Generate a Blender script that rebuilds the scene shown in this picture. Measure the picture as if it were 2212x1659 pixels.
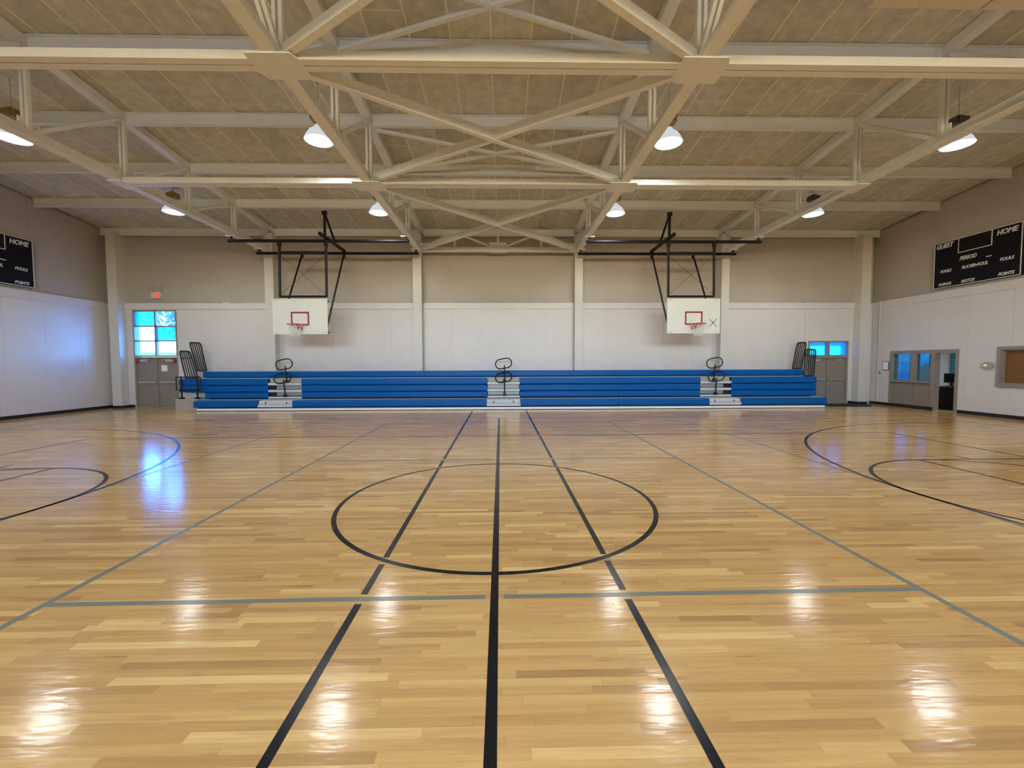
import bpy, bmesh, math, random
from mathutils import Vector, Matrix

random.seed(7)
for o in list(bpy.data.objects):
    bpy.data.objects.remove(o, do_unlink=True)
SC = bpy.context.scene
COL = SC.collection

# ------------------------------------------------------------------ camera
F_PX, PITCH, YAW, ROLL, CAM_H = 920.8, 0.0484, 0.0202, -0.0035, 1.625
def _world(v):
    x, y, z = v
    c, s = math.cos(ROLL), math.sin(ROLL); x, z = c*x - s*z, s*x + c*z
    c, s = math.cos(PITCH), math.sin(PITCH); y, z = c*y + s*z, -s*y + c*z
    c, s = math.cos(YAW), math.sin(YAW); x, y = c*x + s*y, -s*x + c*y
    return Vector((x, y, z))
_r, _f, _u = _world((1, 0, 0)), _world((0, 1, 0)), _world((0, 0, 1))
cam_d = bpy.data.cameras.new('camera')
cam = bpy.data.objects.new('camera', cam_d); COL.objects.link(cam)
M4 = Matrix(((_r.x, _u.x, -_f.x, 0), (_r.y, _u.y, -_f.y, 0), (_r.z, _u.z, -_f.z, CAM_H), (0, 0, 0, 1)))
cam.matrix_world = M4
cam_d.sensor_fit = 'HORIZONTAL'; cam_d.sensor_width = 36.0
cam_d.lens = 36.0 * F_PX / 2212.0
cam_d.clip_start = 0.05; cam_d.clip_end = 300
SC.camera = cam

# ------------------------------------------------------------------ world, exposure, light levels
LAMP_EMIT = 14.0
SPOT_W = 560.0; SPOT_CONE = 156.0; SPOT_BLEND = 0.8
LAMP_RGB = (0.95, 0.98, 1.0)
REFRACTOR_EMIT = 0.9
SKY_STRENGTH = 9.0
world = bpy.data.worlds.new('sky'); SC.world = world; world.use_nodes = True
wn = world.node_tree; wn.nodes.clear()
w_sky = wn.nodes.new('ShaderNodeTexSky'); w_sky.sky_type = 'NISHITA'
w_sky.sun_disc = False; w_sky.sun_elevation = math.radians(50); w_sky.sun_rotation = math.radians(200)
w_bg = wn.nodes.new('ShaderNodeBackground'); w_bg.inputs['Strength'].default_value = SKY_STRENGTH
w_out = wn.nodes.new('ShaderNodeOutputWorld')
wn.links.new(w_sky.outputs[0], w_bg.inputs['Color']); wn.links.new(w_bg.outputs[0], w_out.inputs['Surface'])
SC.view_settings.view_transform = 'Standard'; SC.view_settings.look = 'None'
SC.view_settings.exposure = -0.42; SC.view_settings.gamma = 1.0
SC.view_settings.use_curve_mapping = False
SC.cycles.use_denoising = True
SC.cycles.max_bounces = 8; SC.cycles.diffuse_bounces = 5; SC.cycles.glossy_bounces = 3
SC.cycles.use_adaptive_sampling = True; SC.cycles.adaptive_threshold = 0.14
SC.cycles.transparent_max_bounces = 12
SC.cycles.sample_clamp_indirect = 8.0
SC.cycles.caustics_reflective = False; SC.cycles.caustics_refractive = False

def portal(name, loc, sx, sz, rot):
    l = bpy.data.lights.new(name, 'AREA'); l.shape = 'RECTANGLE'; l.size = sx; l.size_y = sz; l.cycles.is_portal = True
    o = bpy.data.objects.new(name, l); COL.objects.link(o); o.location = loc; o.rotation_euler = rot
portal('window_portal', (-13.15, 16.62, 2.8), 1.5, 1.7, (-math.pi/2, 0, 0))
portal('window_portal', (12.7, 16.62, 2.15), 1.4, .5, (-math.pi/2, 0, 0))
portal('window_portal', (-.2, -8.15, 5.25), 14.0, 1.7, (math.pi/2, 0, 0))

# ------------------------------------------------------------------ key dimensions (metres)
XL, XR = -14.8, 14.4            # lower faces of the side walls
YF = 16.45                      # lower face of the far wall
YN = -8.0                       # near wall, behind the camera
SET = 0.14                      # the upper walls stand back by this much
Z_LEDGE = 3.92
RIDGE_Y = 4.17
SLOPE = 0.105
def deck(y):
    return 6.72 + SLOPE * (16.15 - y) if y >= RIDGE_Y else 6.72 + SLOPE * (16.15 - RIDGE_Y) - SLOPE * (RIDGE_Y - y)
TRUSS_X = [-8.66, -3.08, 2.80, 8.38]
PANEL_Y = [16.15 - 1.9967 * k for k in range(13)]      # panel points of the trusses
CHORD_Z = 5.75
CX, CY, CROT = -0.083, 5.032, 0.0066                    # centre of the court

# ------------------------------------------------------------------ materials
MATS = {}
def mat(name, rgb, rough=0.6, metal=0.0, spec=0.5, noise=0.0, nscale=8.0, bump=0.0, bscale=60.0, rand=0.0, coat=0.0):
    m = bpy.data.materials.new(name); m.use_nodes = True
    nt = m.node_tree; b = nt.nodes['Principled BSDF']
    b.inputs['Base Color'].default_value = (*rgb, 1)
    b.inputs['Roughness'].default_value = rough; b.inputs['Metallic'].default_value = metal
    b.inputs['Specular IOR Level'].default_value = spec
    b.inputs['Coat Weight'].default_value = coat
    if noise > 0 or rand > 0:
        geo = nt.nodes.new('ShaderNodeNewGeometry')
        n = nt.nodes.new('ShaderNodeTexNoise'); n.inputs['Scale'].default_value = nscale
        n.inputs['Detail'].default_value = 6; n.inputs['Roughness'].default_value = 0.62
        nt.links.new(geo.outputs['Position'], n.inputs['Vector'])
        mr = nt.nodes.new('ShaderNodeMapRange')
        mr.inputs['From Min'].default_value = 0.3; mr.inputs['From Max'].default_value = 0.7
        mr.inputs['To Min'].default_value = 1 - noise; mr.inputs['To Max'].default_value = 1 + noise
        nt.links.new(n.outputs['Fac'], mr.inputs['Value'])
        val = mr.outputs[0]
        if rand > 0:
            oi = nt.nodes.new('ShaderNodeObjectInfo')
            m2 = nt.nodes.new('ShaderNodeMapRange')
            m2.inputs['To Min'].default_value = 1 - rand; m2.inputs['To Max'].default_value = 1 + rand
            nt.links.new(oi.outputs['Random'], m2.inputs['Value'])
            mu = nt.nodes.new('ShaderNodeMath'); mu.operation = 'MULTIPLY'
            nt.links.new(val, mu.inputs[0]); nt.links.new(m2.outputs[0], mu.inputs[1]); val = mu.outputs[0]
        vm = nt.nodes.new('ShaderNodeVectorMath'); vm.operation = 'SCALE'
        vm.inputs[0].default_value = rgb
        nt.links.new(val, vm.inputs['Scale']); nt.links.new(vm.outputs[0], b.inputs['Base Color'])
    if bump > 0:
        geo2 = nt.nodes.new('ShaderNodeNewGeometry')
        n2 = nt.nodes.new('ShaderNodeTexNoise'); n2.inputs['Scale'].default_value = bscale; n2.inputs['Detail'].default_value = 4
        nt.links.new(geo2.outputs['Position'], n2.inputs['Vector'])
        bp = nt.nodes.new('ShaderNodeBump'); bp.inputs['Strength'].default_value = bump; bp.inputs['Distance'].default_value = 0.01
        nt.links.new(n2.outputs['Fac'], bp.inputs['Height']); nt.links.new(bp.outputs[0], b.inputs['Normal'])
    MATS[name] = m
    return m
def emit(name, rgb, strength):
    m = bpy.data.materials.new(name); m.use_nodes = True; nt = m.node_tree; nt.nodes.clear()
    e = nt.nodes.new('ShaderNodeEmission'); e.inputs[0].default_value = (*rgb, 1); e.inputs[1].default_value = strength
    o = nt.nodes.new('ShaderNodeOutputMaterial'); nt.links.new(e.outputs[0], o.inputs[0]); MATS[name] = m; return m
def glass(name, rgb, gloss=0.08, frost=0.0):
    m = bpy.data.materials.new(name); m.use_nodes = True; nt = m.node_tree; nt.nodes.clear()
    t = nt.nodes.new('ShaderNodeBsdfTransparent'); t.inputs[0].default_value = (*rgb, 1)
    g = nt.nodes.new('ShaderNodeBsdfGlossy'); g.inputs['Roughness'].default_value = 0.05
    mx = nt.nodes.new('ShaderNodeMixShader'); mx.inputs[0].default_value = gloss
    o = nt.nodes.new('ShaderNodeOutputMaterial')
    base = t.outputs[0]
    if frost > 0:
        d = nt.nodes.new('ShaderNodeBsdfTranslucent'); d.inputs[0].default_value = (*rgb, 1)
        m0 = nt.nodes.new('ShaderNodeMixShader'); m0.inputs[0].default_value = frost
        nt.links.new(t.outputs[0], m0.inputs[1]); nt.links.new(d.outputs[0], m0.inputs[2]); base = m0.outputs[0]
    nt.links.new(base, mx.inputs[1]); nt.links.new(g.outputs[0], mx.inputs[2]); nt.links.new(mx.outputs[0], o.inputs[0])
    MATS[name] = m; return m

def wood_floor():
    m = bpy.data.materials.new('maple'); m.use_nodes = True; nt = m.node_tree; L = nt.links
    b = nt.nodes['Principled BSDF']
    at = nt.nodes.new('ShaderNodeAttribute'); at.attribute_name = 'tint'
    ramp = nt.nodes.new('ShaderNodeValToRGB'); cr = ramp.color_ramp
    cr.elements[0].position = 0.0; cr.elements[0].color = (0.425, 0.24, 0.085, 1)
    cr.elements[1].position = 1.0; cr.elements[1].color = (0.74, 0.485, 0.185, 1)
    for p, c in ((0.18, (0.515, 0.30, 0.104, 1)), (0.5, (0.575, 0.34, 0.118, 1)), (0.82, (0.635, 0.395, 0.143, 1))):
        e = cr.elements.new(p); e.color = c
    L.new(at.outputs['Fac'], ramp.inputs[0])
    geo = nt.nodes.new('ShaderNodeNewGeometry')
    mp = nt.nodes.new('ShaderNodeMapping'); mp.inputs['Scale'].default_value = (1.6, 42.0, 1.0)
    L.new(geo.outputs['Position'], mp.inputs['Vector'])
    cmb = nt.nodes.new('ShaderNodeCombineXYZ')
    mu = nt.nodes.new('ShaderNodeMath'); mu.operation = 'MULTIPLY'; mu.inputs[1].default_value = 531.7
    L.new(at.outputs['Fac'], mu.inputs[0]); L.new(mu.outputs[0], cmb.inputs[0]); L.new(mu.outputs[0], cmb.inputs[2])
    L.new(cmb.outputs[0], mp.inputs['Location'])
    n = nt.nodes.new('ShaderNodeTexNoise'); n.inputs['Scale'].default_value = 1.0; n.inputs['Detail'].default_value = 5; n.inputs['Roughness'].default_value = 0.6
    L.new(mp.outputs[0], n.inputs['Vector'])
    mr = nt.nodes.new('ShaderNodeMapRange'); mr.inputs['From Min'].default_value = 0.3; mr.inputs['From Max'].default_value = 0.72
    mr.inputs['To Min'].default_value = 0.86; mr.inputs['To Max'].default_value = 1.10
    L.new(n.outputs['Fac'], mr.inputs['Value'])
    # dark mineral streaks, a few per plank
    n3 = nt.nodes.new('ShaderNodeTexNoise'); n3.inputs['Scale'].default_value = 0.9; n3.inputs['Detail'].default_value = 2
    mp3 = nt.nodes.new('ShaderNodeMapping'); mp3.inputs['Scale'].default_value = (2.2, 16.0, 1.0)
    L.new(geo.outputs['Position'], mp3.inputs['Vector']); L.new(cmb.outputs[0], mp3.inputs['Location']); L.new(mp3.outputs[0], n3.inputs['Vector'])
    m3 = nt.nodes.new('ShaderNodeMapRange'); m3.inputs['From Min'].default_value = 0.62; m3.inputs['From Max'].default_value = 0.78
    m3.inputs['To Min'].default_value = 1.0; m3.inputs['To Max'].default_value = 0.72
    L.new(n3.outputs['Fac'], m3.inputs['Value'])
    mm = nt.nodes.new('ShaderNodeMath'); mm.operation = 'MULTIPLY'; L.new(mr.outputs[0], mm.inputs[0]); L.new(m3.outputs[0], mm.inputs[1])
    vm = nt.nodes.new('ShaderNodeVectorMath'); vm.operation = 'SCALE'
    L.new(ramp.outputs[0], vm.inputs[0]); L.new(mm.outputs[0], vm.inputs['Scale']); L.new(vm.outputs[0], b.inputs['Base Color'])
    b.inputs['Roughness'].default_value = 0.14
    b.inputs['Specular IOR Level'].default_value = 0.22
    # the lacquer follows the slight crown of each strip
    n2 = nt.nodes.new('ShaderNodeTexNoise'); n2.inputs['Scale'].default_value = 1.0; n2.inputs['Detail'].default_value = 2
    mp2 = nt.nodes.new('ShaderNodeMapping'); mp2.inputs['Scale'].default_value = (5.0, 20.0, 1.0)
    L.new(geo.outputs['Position'], mp2.inputs['Vector']); L.new(mp2.outputs[0], n2.inputs['Vector'])
    bp = nt.nodes.new('ShaderNodeBump'); bp.inputs['Strength'].default_value = 0.13; bp.inputs['Distance'].default_value = 0.01
    L.new(n2.outputs['Fac'], bp.inputs['Height']); L.new(bp.outputs[0], b.inputs['Normal'])
    MATS['maple'] = m
wood_floor()
mat('subfloor', (0.10, 0.06, 0.03), 0.8)
mat('line_black', (0.010, 0.011, 0.013), 0.22, spec=0.16)
mat('line_grey', (0.19, 0.20, 0.155), 0.22, spec=0.18)
mat('wall_low', (0.64, 0.59, 0.56), 0.42, noise=0.035, nscale=1.3)
mat('wall_up', (0.435, 0.385, 0.335), 0.6, noise=0.04, nscale=1.1)
mat('joint', (0.30, 0.27, 0.235), 0.8)
mat('column', (0.60, 0.57, 0.515), 0.5, noise=0.03, nscale=2.0)
mat('steel', (0.75, 0.755, 0.71), 0.45, noise=0.03, nscale=3.0)
mat('deck', (0.57, 0.555, 0.475), 0.95, noise=0.17, nscale=5.0, bump=0.35, bscale=90, rand=0.09)
mat('rib', (0.80, 0.77, 0.65), 0.7)
mat('roof', (0.2, 0.18, 0.16), 0.9)
mat('baseboard', (0.012, 0.012, 0.016), 0.4)
mat('black_pipe', (0.009, 0.008, 0.009), 0.45, spec=0.3)
mat('wire', (0.05, 0.05, 0.05), 0.5)
mat('board_white', (0.74, 0.73, 0.65), 0.4, noise=0.03, nscale=3)
mat('red_paint', (0.30, 0.022, 0.028), 0.4)
mat('rim_red', (0.55, 0.035, 0.018), 0.35)
mat('net', (0.72, 0.70, 0.66), 0.8)
mat('tape', (0.42, 0.41, 0.36), 0.7)
mat('bolt', (0.25, 0.24, 0.22), 0.4, metal=0.6)
mat('seat_blue', (0.0, 0.092, 0.325), 0.36, spec=0.22)
mat('alu', (0.36, 0.36, 0.34), 0.4, metal=0.2)
mat('stair', (0.56, 0.58, 0.58), 0.42)
mat('alu_light', (0.80, 0.82, 0.83), 0.4, metal=0.0)
mat('foot', (0.50, 0.50, 0.44), 0.5)
mat('plywood', (0.40, 0.36, 0.28), 0.6, noise=0.05, nscale=4)
mat('gap_shade', (0.012, 0.012, 0.016), 0.8)  # near-black colour standing in for shade inside the bleachers
mat('door_grey', (0.25, 0.205, 0.165), 0.45, noise=0.02, nscale=2)
mat('frame_grey', (0.27, 0.225, 0.185), 0.45)
mat('frame_blue', (0.10, 0.13, 0.30), 0.45)
mat('chrome', (0.62, 0.61, 0.58), 0.3, metal=0.8)
mat('paper', (0.80, 0.80, 0.78), 0.7)
mat('sign_black', (0.004, 0.004, 0.009), 0.5, spec=0.2)
mat('sign_white', (0.62, 0.62, 0.60), 0.5)
mat('sign_panel', (0.003, 0.003, 0.004), 0.15)
mat('ballast', (0.23, 0.155, 0.055), 0.5)
mat('ballast_dark', (0.07, 0.06, 0.055), 0.5)
mat('reflector', (0.72, 0.72, 0.72), 0.3, metal=0.5)
mat('wire_grey', (0.45, 0.44, 0.42), 0.5)
mat('red_box', (0.35, 0.03, 0.03), 0.5)
mat('shutter', (0.19, 0.085, 0.022), 0.45, noise=0.08, nscale=6)
mat('desk_dark', (0.020, 0.012, 0.008), 0.4)
mat('desk_top', (0.07, 0.03, 0.02), 0.3)
mat('office_wall', (0.66, 0.63, 0.60), 0.7)
mat('office_teal', (0.42, 0.50, 0.50), 0.7)
mat('seat_teal', (0.12, 0.36, 0.42), 0.6)
mat('plastic_white', (0.72, 0.74, 0.62), 0.5)
mat('plastic_black', (0.01, 0.01, 0.012), 0.35)
mat('amber', (0.55, 0.42, 0.16), 0.4)
mat('unit_grey', (0.36, 0.37, 0.31), 0.5)
mat('mat_black', (0.010, 0.010, 0.011), 0.9)
mat('grass', (0.10, 0.20, 0.05), 0.9, noise=0.3, nscale=2)
mat('concrete', (0.62, 0.60, 0.56), 0.9)
mat('leaf', (0.022, 0.055, 0.010), 0.7, noise=0.4, nscale=3)
mat('bark', (0.09, 0.065, 0.045), 0.9, noise=0.2, nscale=12)
mat('duct', (0.60, 0.555, 0.48), 0.5, noise=0.03)
emit('lamp', LAMP_RGB, LAMP_EMIT)
emit('refractor', LAMP_RGB, REFRACTOR_EMIT)
emit('exit_red', (1.0, 0.05, 0.06), 1.6)
emit('unit_light', (0.85, 0.9, 0.35), 1.0)
emit('office_light', (1.0, 0.98, 0.94), 14.0)
glass('pane_blue', (0.06, 0.32, 0.66), 0.04, 0.5)
glass('pane_day_tint', (0.30, 0.58, 0.90), 0.05, 0.06)  # the blue of the daylight is put into the glass colour
glass('pane_plain', (0.92, 0.95, 0.97), 0.05)
glass('pane_teal', (0.03, 0.11, 0.14), 0.05)
glass('pane_sky', (0.035, 0.12, 0.20), 0.05)
glass('pane_office', (0.55, 0.80, 0.92), 0.08)

# ------------------------------------------------------------------ mesh helpers
class MB:
    def __init__(s): s.v = []; s.f = []; s.mi = []
    def _add(s, vs, fs):
        k = len(s.v); s.v += [Vector(p) for p in vs]; s.f += [tuple(i + k for i in f) for f in fs]
        return s
    def box(s, a, b):
        x0, y0, z0 = (min(a[i], b[i]) for i in range(3)); x1, y1, z1 = (max(a[i], b[i]) for i in range(3))
        return s._add([(x0,y0,z0),(x1,y0,z0),(x1,y1,z0),(x0,y1,z0),(x0,y0,z1),(x1,y0,z1),(x1,y1,z1),(x0,y1,z1)],
                      [(0,3,2,1),(4,5,6,7),(0,1,5,4),(1,2,6,5),(2,3,7,6),(3,0,4,7)])
    def beam(s, a, b, w, h, up=(0, 0, 1), off=(0, 0)):
        a, b = Vector(a), Vector(b); d = (b - a).normalized(); side = d.cross(Vector(up)).normalized(); u = side.cross(d)
        o = side * off[0] + u * off[1]; vs = []
        for p in (a, b):
            for i, j in ((-1,-1),(1,-1),(1,1),(-1,1)): vs.append(p + o + side * (i*w/2) + u * (j*h/2))
        return s._add(vs, [(0,1,2,3),(7,6,5,4),(0,4,5,1),(1,5,6,2),(2,6,7,3),(3,7,4,0)])
    def cyl(s, a, b, r, n=12, r2=None, cap=True):
        a, b = Vector(a), Vector(b); d = (b - a).normalized()
        t = Vector((1, 0, 0)) if abs(d.x) < 0.9 else Vector((0, 1, 0)); e1 = d.cross(t).normalized(); e2 = d.cross(e1)
        r2 = r if r2 is None else r2; vs = []
        for p, rr in ((a, r), (b, r2)):
            for i in range(n):
                q = 2*math.pi*i/n; vs.append(p + e1*math.cos(q)*rr + e2*math.sin(q)*rr)
        fs = [(i, (i+1) % n, n + (i+1) % n, n + i) for i in range(n)]
        if cap: fs += [tuple(range(n-1, -1, -1)), tuple(range(n, 2*n))]
        return s._add(vs, fs)
    def tube(s, pts, r, n=8, closed=False):
        pts = [Vector(p) for p in pts]; m = len(pts); vs = []; ref = None
        for i, p in enumerate(pts):
            if closed: d = (pts[(i+1) % m] - pts[i-1]).normalized()
            else: d = (pts[min(i+1, m-1)] - pts[max(i-1, 0)]).normalized()
            if ref is None:
                t = Vector((0, 0, 1)) if abs(d.z) < 0.9 else Vector((0, 1, 0)); ref = (t - d*t.dot(d)).normalized()
            else: ref = (ref - d*ref.dot(d)).normalized()
            e2 = d.cross(ref)
            for j in range(n):
                q = 2*math.pi*j/n; vs.append(p + ref*math.cos(q)*r + e2*math.sin(q)*r)
        fs = []
        for i in range(m if closed else m-1):
            k = (i+1) % m
            for j in range(n): fs.append((i*n+j, i*n+(j+1) % n, k*n+(j+1) % n, k*n+j))
        if not closed: fs += [tuple(range(n-1, -1, -1)), tuple(range((m-1)*n, m*n))]
        return s._add(vs, fs)
    def lathe(s, prof, c=(0, 0, 0), n=24):
        vs = []; fs = []; c = Vector(c)
        for r, z in prof:
            for i in range(n):
                q = 2*math.pi*i/n; vs.append(c + Vector((r*math.cos(q), r*math.sin(q), z)))
        for k in range(len(prof)-1):
            for i in range(n): fs.append((k*n+i, k*n+(i+1) % n, (k+1)*n+(i+1) % n, (k+1)*n+i))
        return s._add(vs, fs)
    def prism_x(s, prof, x0, x1):
        """profile of (y,z) points extruded along x"""
        n = len(prof); vs = [(x0, y, z) for y, z in prof] + [(x1, y, z) for y, z in prof]
        fs = [(i, (i+1) % n, n+(i+1) % n, n+i) for i in range(n)] + [tuple(range(n-1, -1, -1)), tuple(range(n, 2*n))]
        return s._add(vs, fs)
    def prism_z(s, prof, z0, z1):
        n = len(prof); vs = [(x, y, z0) for x, y in prof] + [(x, y, z1) for x, y in prof]
        fs = [(i, (i+1) % n, n+(i+1) % n, n+i) for i in range(n)] + [tuple(range(n-1, -1, -1)), tuple(range(n, 2*n))]
        return s._add(vs, fs)
    def mesh(s, name, material, off=(0, 0, 0), smooth=False):
        me = bpy.data.meshes.new(name); o = Vector(off)
        me.from_pydata([tuple(p - o) for p in s.v], [], s.f)
        bm = bmesh.new(); bm.from_mesh(me); bmesh.ops.recalc_face_normals(bm, faces=bm.faces); bm.to_mesh(me); bm.free()
        me.materials.append(MATS[material])
        if smooth:
            me.polygons.foreach_set('use_smooth', [True]*len(me.polygons))
            try: me.set_sharp_from_angle(angle=math.radians(40))
            except Exception: pass
        return me
    def build(s, name, material, parent=None, smooth=False, label=None, kind=None):
        off = wloc(parent) if parent else None
        if off is None:
            xs = [p.x for p in s.v]; ys = [p.y for p in s.v]; zs = [p.z for p in s.v]
            off = Vector(((min(xs)+max(xs))/2, (min(ys)+max(ys))/2, min(zs)))
        o = bpy.data.objects.new(name, s.mesh(name, material, off, smooth)); COL.objects.link(o)
        if parent: o.parent = parent
        else: o.location = off
        if label: o['label'] = label
        if kind: o['kind'] = kind
        return o
def wloc(o):
    v = Vector((0, 0, 0))
    while o: v += o.location; o = o.parent
    return v
def tag(o, label, cat, group=None, kind=None):
    o['label'] = label; o['category'] = cat
    if group: o['group'] = group
    if kind: o['kind'] = kind
    return o
def thing(name, loc, label, cat, group=None, kind=None):
    o = bpy.data.objects.new(name, None); COL.objects.link(o); o.location = loc; o.empty_display_size = 0.2
    return tag(o, label, cat, group, kind)
def struct(o, label, cat='structure'): return tag(o, label, cat, kind='structure')
def copy_tree(o, loc=None, parent=None):
    c = o.copy(); COL.objects.link(c); c.parent = parent
    if loc is not None: c.location = loc
    for ch in o.children: copy_tree(ch, None, c)
    return c
def inst(name, me, parent, loc, rot=(0, 0, 0)):
    o = bpy.data.objects.new(name, me); COL.objects.link(o); o.parent = parent
    o.location = Vector(loc) - (wloc(parent) if parent else Vector((0, 0, 0))); o.rotation_euler = rot
    return o
def text_mesh(txt, size, shear, bold=0.0, depth=0.004):
    cu = bpy.data.curves.new('txt', 'FONT'); cu.body = txt; cu.size = size; cu.shear = shear; cu.offset = bold; cu.extrude = depth
    cu.align_x = 'CENTER'; cu.align_y = 'CENTER'; cu.resolution_u = 3
    ob = bpy.data.objects.new('txt', cu); COL.objects.link(ob)
    me = bpy.data.meshes.new_from_object(ob.evaluated_get(bpy.context.evaluated_depsgraph_get()))
    bpy.data.objects.remove(ob); bpy.data.curves.remove(cu)
    return me
def lettering(name, txt, width, height, org, u, v, material, parent, shear=0.25, bold=0.034):
    """flat raised lettering centred at org, reading along u, upright along v, scaled to width x height"""
    me = text_mesh(txt, 1.0, shear, bold)
    xs = [p.co.x for p in me.vertices]; ys = [p.co.y for p in me.vertices]
    w = max(xs) - min(xs); h = max(ys) - min(ys); cx = (max(xs)+min(xs))/2; cy = (max(ys)+min(ys))/2
    u, v = Vector(u), Vector(v); n = u.cross(v); off = wloc(parent)
    for p in me.vertices:
        p.co = Vector(org) + u*((p.co.x-cx)*width/w) + v*((p.co.y-cy)*height/h) + n*(p.co.z) - off
    me.materials.clear(); me.materials.append(MATS[material]); me.name = name
    o = bpy.data.objects.new(name, me); COL.objects.link(o); o.parent = parent
    return o

# ================================================================== STRUCTURE
# ------------------------------------------------------------------ floor: base, strips, painted lines
floor = struct(MB().box((XL-.2, YN-.2, -.20), (XR+.2, YF+.2, -.013)).build('floor', 'subfloor'), 'glossy maple strip gymnasium floor with painted court lines', 'floor')
ROW = 0.0572; GAP = 0.0007
near_rows = []; far_planks = []; cnt = 0
ny = int((YF + .05 - YN) / ROW)
for r in range(ny):
    y0 = YN + r*ROW; y1 = y0 + ROW - GAP
    x = XL - random.random()*0.8
    while x < XR:
        ln = random.choice((0.28, 0.36, 0.45, 0.55, 0.62, 0.74, 0.85, 0.95, 1.12, 1.3)) * random.uniform(0.9, 1.12)
        x1 = min(x + ln, XR); xa = max(x, XL); t = min(1, max(0, random.gauss(0.5, 0.25)))
        if random.random() < 0.06: t = random.choice((0.03, 0.10, 0.95))
        if x1 - xa > 0.02:
            vis = y0 > 1.56 and (xa < 1.24*y0 + .15) and (x1 > -1.24*y0 - .15)
            if vis and cnt < 300: near_rows.append((xa, x1 - GAP, y0, y1, t)); cnt += 1
            else: far_planks.append((xa, x1 - GAP, y0, y1, t))
        x += ln
def plank_mesh(name, items, off):
    vs = []; fs = []; tt = []
    for xa, xb, ya, yb, t in items:
        k = len(vs)
        for z in (-.012, 0.0): vs += [(xa-off.x, ya-off.y, z-off.z), (xb-off.x, ya-off.y, z-off.z), (xb-off.x, yb-off.y, z-off.z), (xa-off.x, yb-off.y, z-off.z)]
        fs += [(k+4,k+5,k+6,k+7), (k,k+1,k+5,k+4), (k+1,k+2,k+6,k+5), (k+2,k+3,k+7,k+6), (k+3,k,k+4,k+7)]
        tt += [t]*5
    me = bpy.data.meshes.new(name); me.from_pydata(vs, [], fs)
    a = me.attributes.new('tint', 'FLOAT', 'FACE'); a.data.foreach_set('value', tt)
    me.materials.append(MATS['maple']); return me
fo = wloc(floor)
for it in near_rows:
    o = bpy.data.objects.new('plank', plank_mesh('plank', [it], fo)); COL.objects.link(o); o.parent = floor
o = bpy.data.objects.new('plank_field', plank_mesh('plank_field', far_planks, fo)); COL.objects.link(o); o.parent = floor
o['kind'] = 'stuff'; o['label'] = 'maple strips of the rest of the floor'

LW = 0.05
def crt(x, y):
    c, s = math.cos(CROT), math.sin(CROT); return (CX + c*x - s*y, CY + s*x + c*y)
def court_line(name, segs, m, z, label):
    """segs: centre-line pieces in court coordinates, each a flat painted strip"""
    b = MB()
    for (xa, ya), (xb, yb), w in segs:
        d = Vector((xb-xa, yb-ya)).normalized(); n = Vector((-d.y, d.x))*w/2
        q = [crt(xa+n.x, ya+n.y), crt(xa-n.x, ya-n.y), crt(xb-n.x, yb-n.y), crt(xb+n.x, yb+n.y)]
        b._add([(p[0], p[1], z) for p in q], [(0, 1, 2, 3)])
    return b.build(name, m, floor, label=label)
def court_arc(name, cx, r, a0, a1, m, z, label, w=LW, n=96):
    b = MB(); vs = []; fs = []
    for i in range(n+1):
        a = a0 + (a1-a0)*i/n
        for rr in (r-w, r):
            p = crt(cx + rr*math.cos(a), rr*math.sin(a)); vs.append((p[0], p[1], z))
    for i in range(n): fs.append((2*i, 2*i+1, 2*i+3, 2*i+2))
    b._add(vs, fs); return b.build(name, m, floor, label=label)
def split(y0, y1, cuts, g=0.035):
    out = []; a = y0
    for c in sorted(cuts):
        if y0 < c < y1: out.append((a, c-g-LW/2)); a = c+g+LW/2
    out.append((a, y1)); return out
Z1, Z2, Z3 = 0.0008, 0.0012, 0.0016
yc = math.sqrt(1.83**2 - 0.92**2)
court_line('court_line', [((0, -7.6), (0, 7.62), 0.055)], 'line_black', Z3, 'black centre division line')
for sx, nm in ((-1, 'left'), (1, 'right')):
    cuts = [-2.134, -yc+.02, yc-.02, 2.134, 4.5, 6.7]
    court_line('court_line', [((sx*.92, a), (sx*.92, b), LW) for a, b in split(-7.6, 9.72, cuts)], 'line_black', Z1, 'broken black line running beside the centre line')
    court_line('court_line', [((sx*3.05, -6.7), (sx*3.05, 6.7), LW)], 'line_grey', Z1, 'grey pickleball sideline')
    court_line('court_line', [((sx*5.20, -6.7), (sx*5.20, 6.7), LW)], 'line_grey', Z1, 'faint grey outer sideline')
    court_line('court_line', [((sx*9.0, -4.5), (sx*9.0, 4.5), LW)], 'line_black', Z2, 'thin dark volleyball end line')
    court_arc('free_throw_circle', sx*6.99, 1.83, 0, 2*math.pi, 'line_black', Z2, 'black free-throw circle')
    court_line('court_line', [((sx*6.99, -1.83), (sx*6.99, 1.83), LW)], 'line_black', Z3, 'black free-throw line')
    for sy in (-1, 1):
        court_line('court_line', [((sx*6.99, sy*1.80), (sx*12.7, sy*1.80), LW)], 'line_black', Z1, 'black lane line')
        court_line('court_line', [((sx*(7.9), sy*1.83), (sx*7.9, sy*2.05), LW)], 'line_black', Z1, 'short black lane mark')
        court_line('court_line', [((sx*6.5, sy*4.98), (sx*7.1, sy*4.98), LW)], 'line_black', Z1, 'short dark hash mark')
        court_line('court_line', [((sx*11.18, sy*5.995), (sx*12.7, sy*5.995), LW)], 'line_black', Z1, 'straight end of the three-point line')
    a = math.pi/2
    court_arc('three_point_arc', sx*11.18, 6.02, -a if sx < 0 else a, a if sx < 0 else 3*a, 'line_black', Z2, 'black three-point arc')
    court_line('court_line', [((sx*12.72, -7.6), (sx*12.72, 7.6), LW)], 'line_black', Z1, 'black end line of the basketball court')
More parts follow.
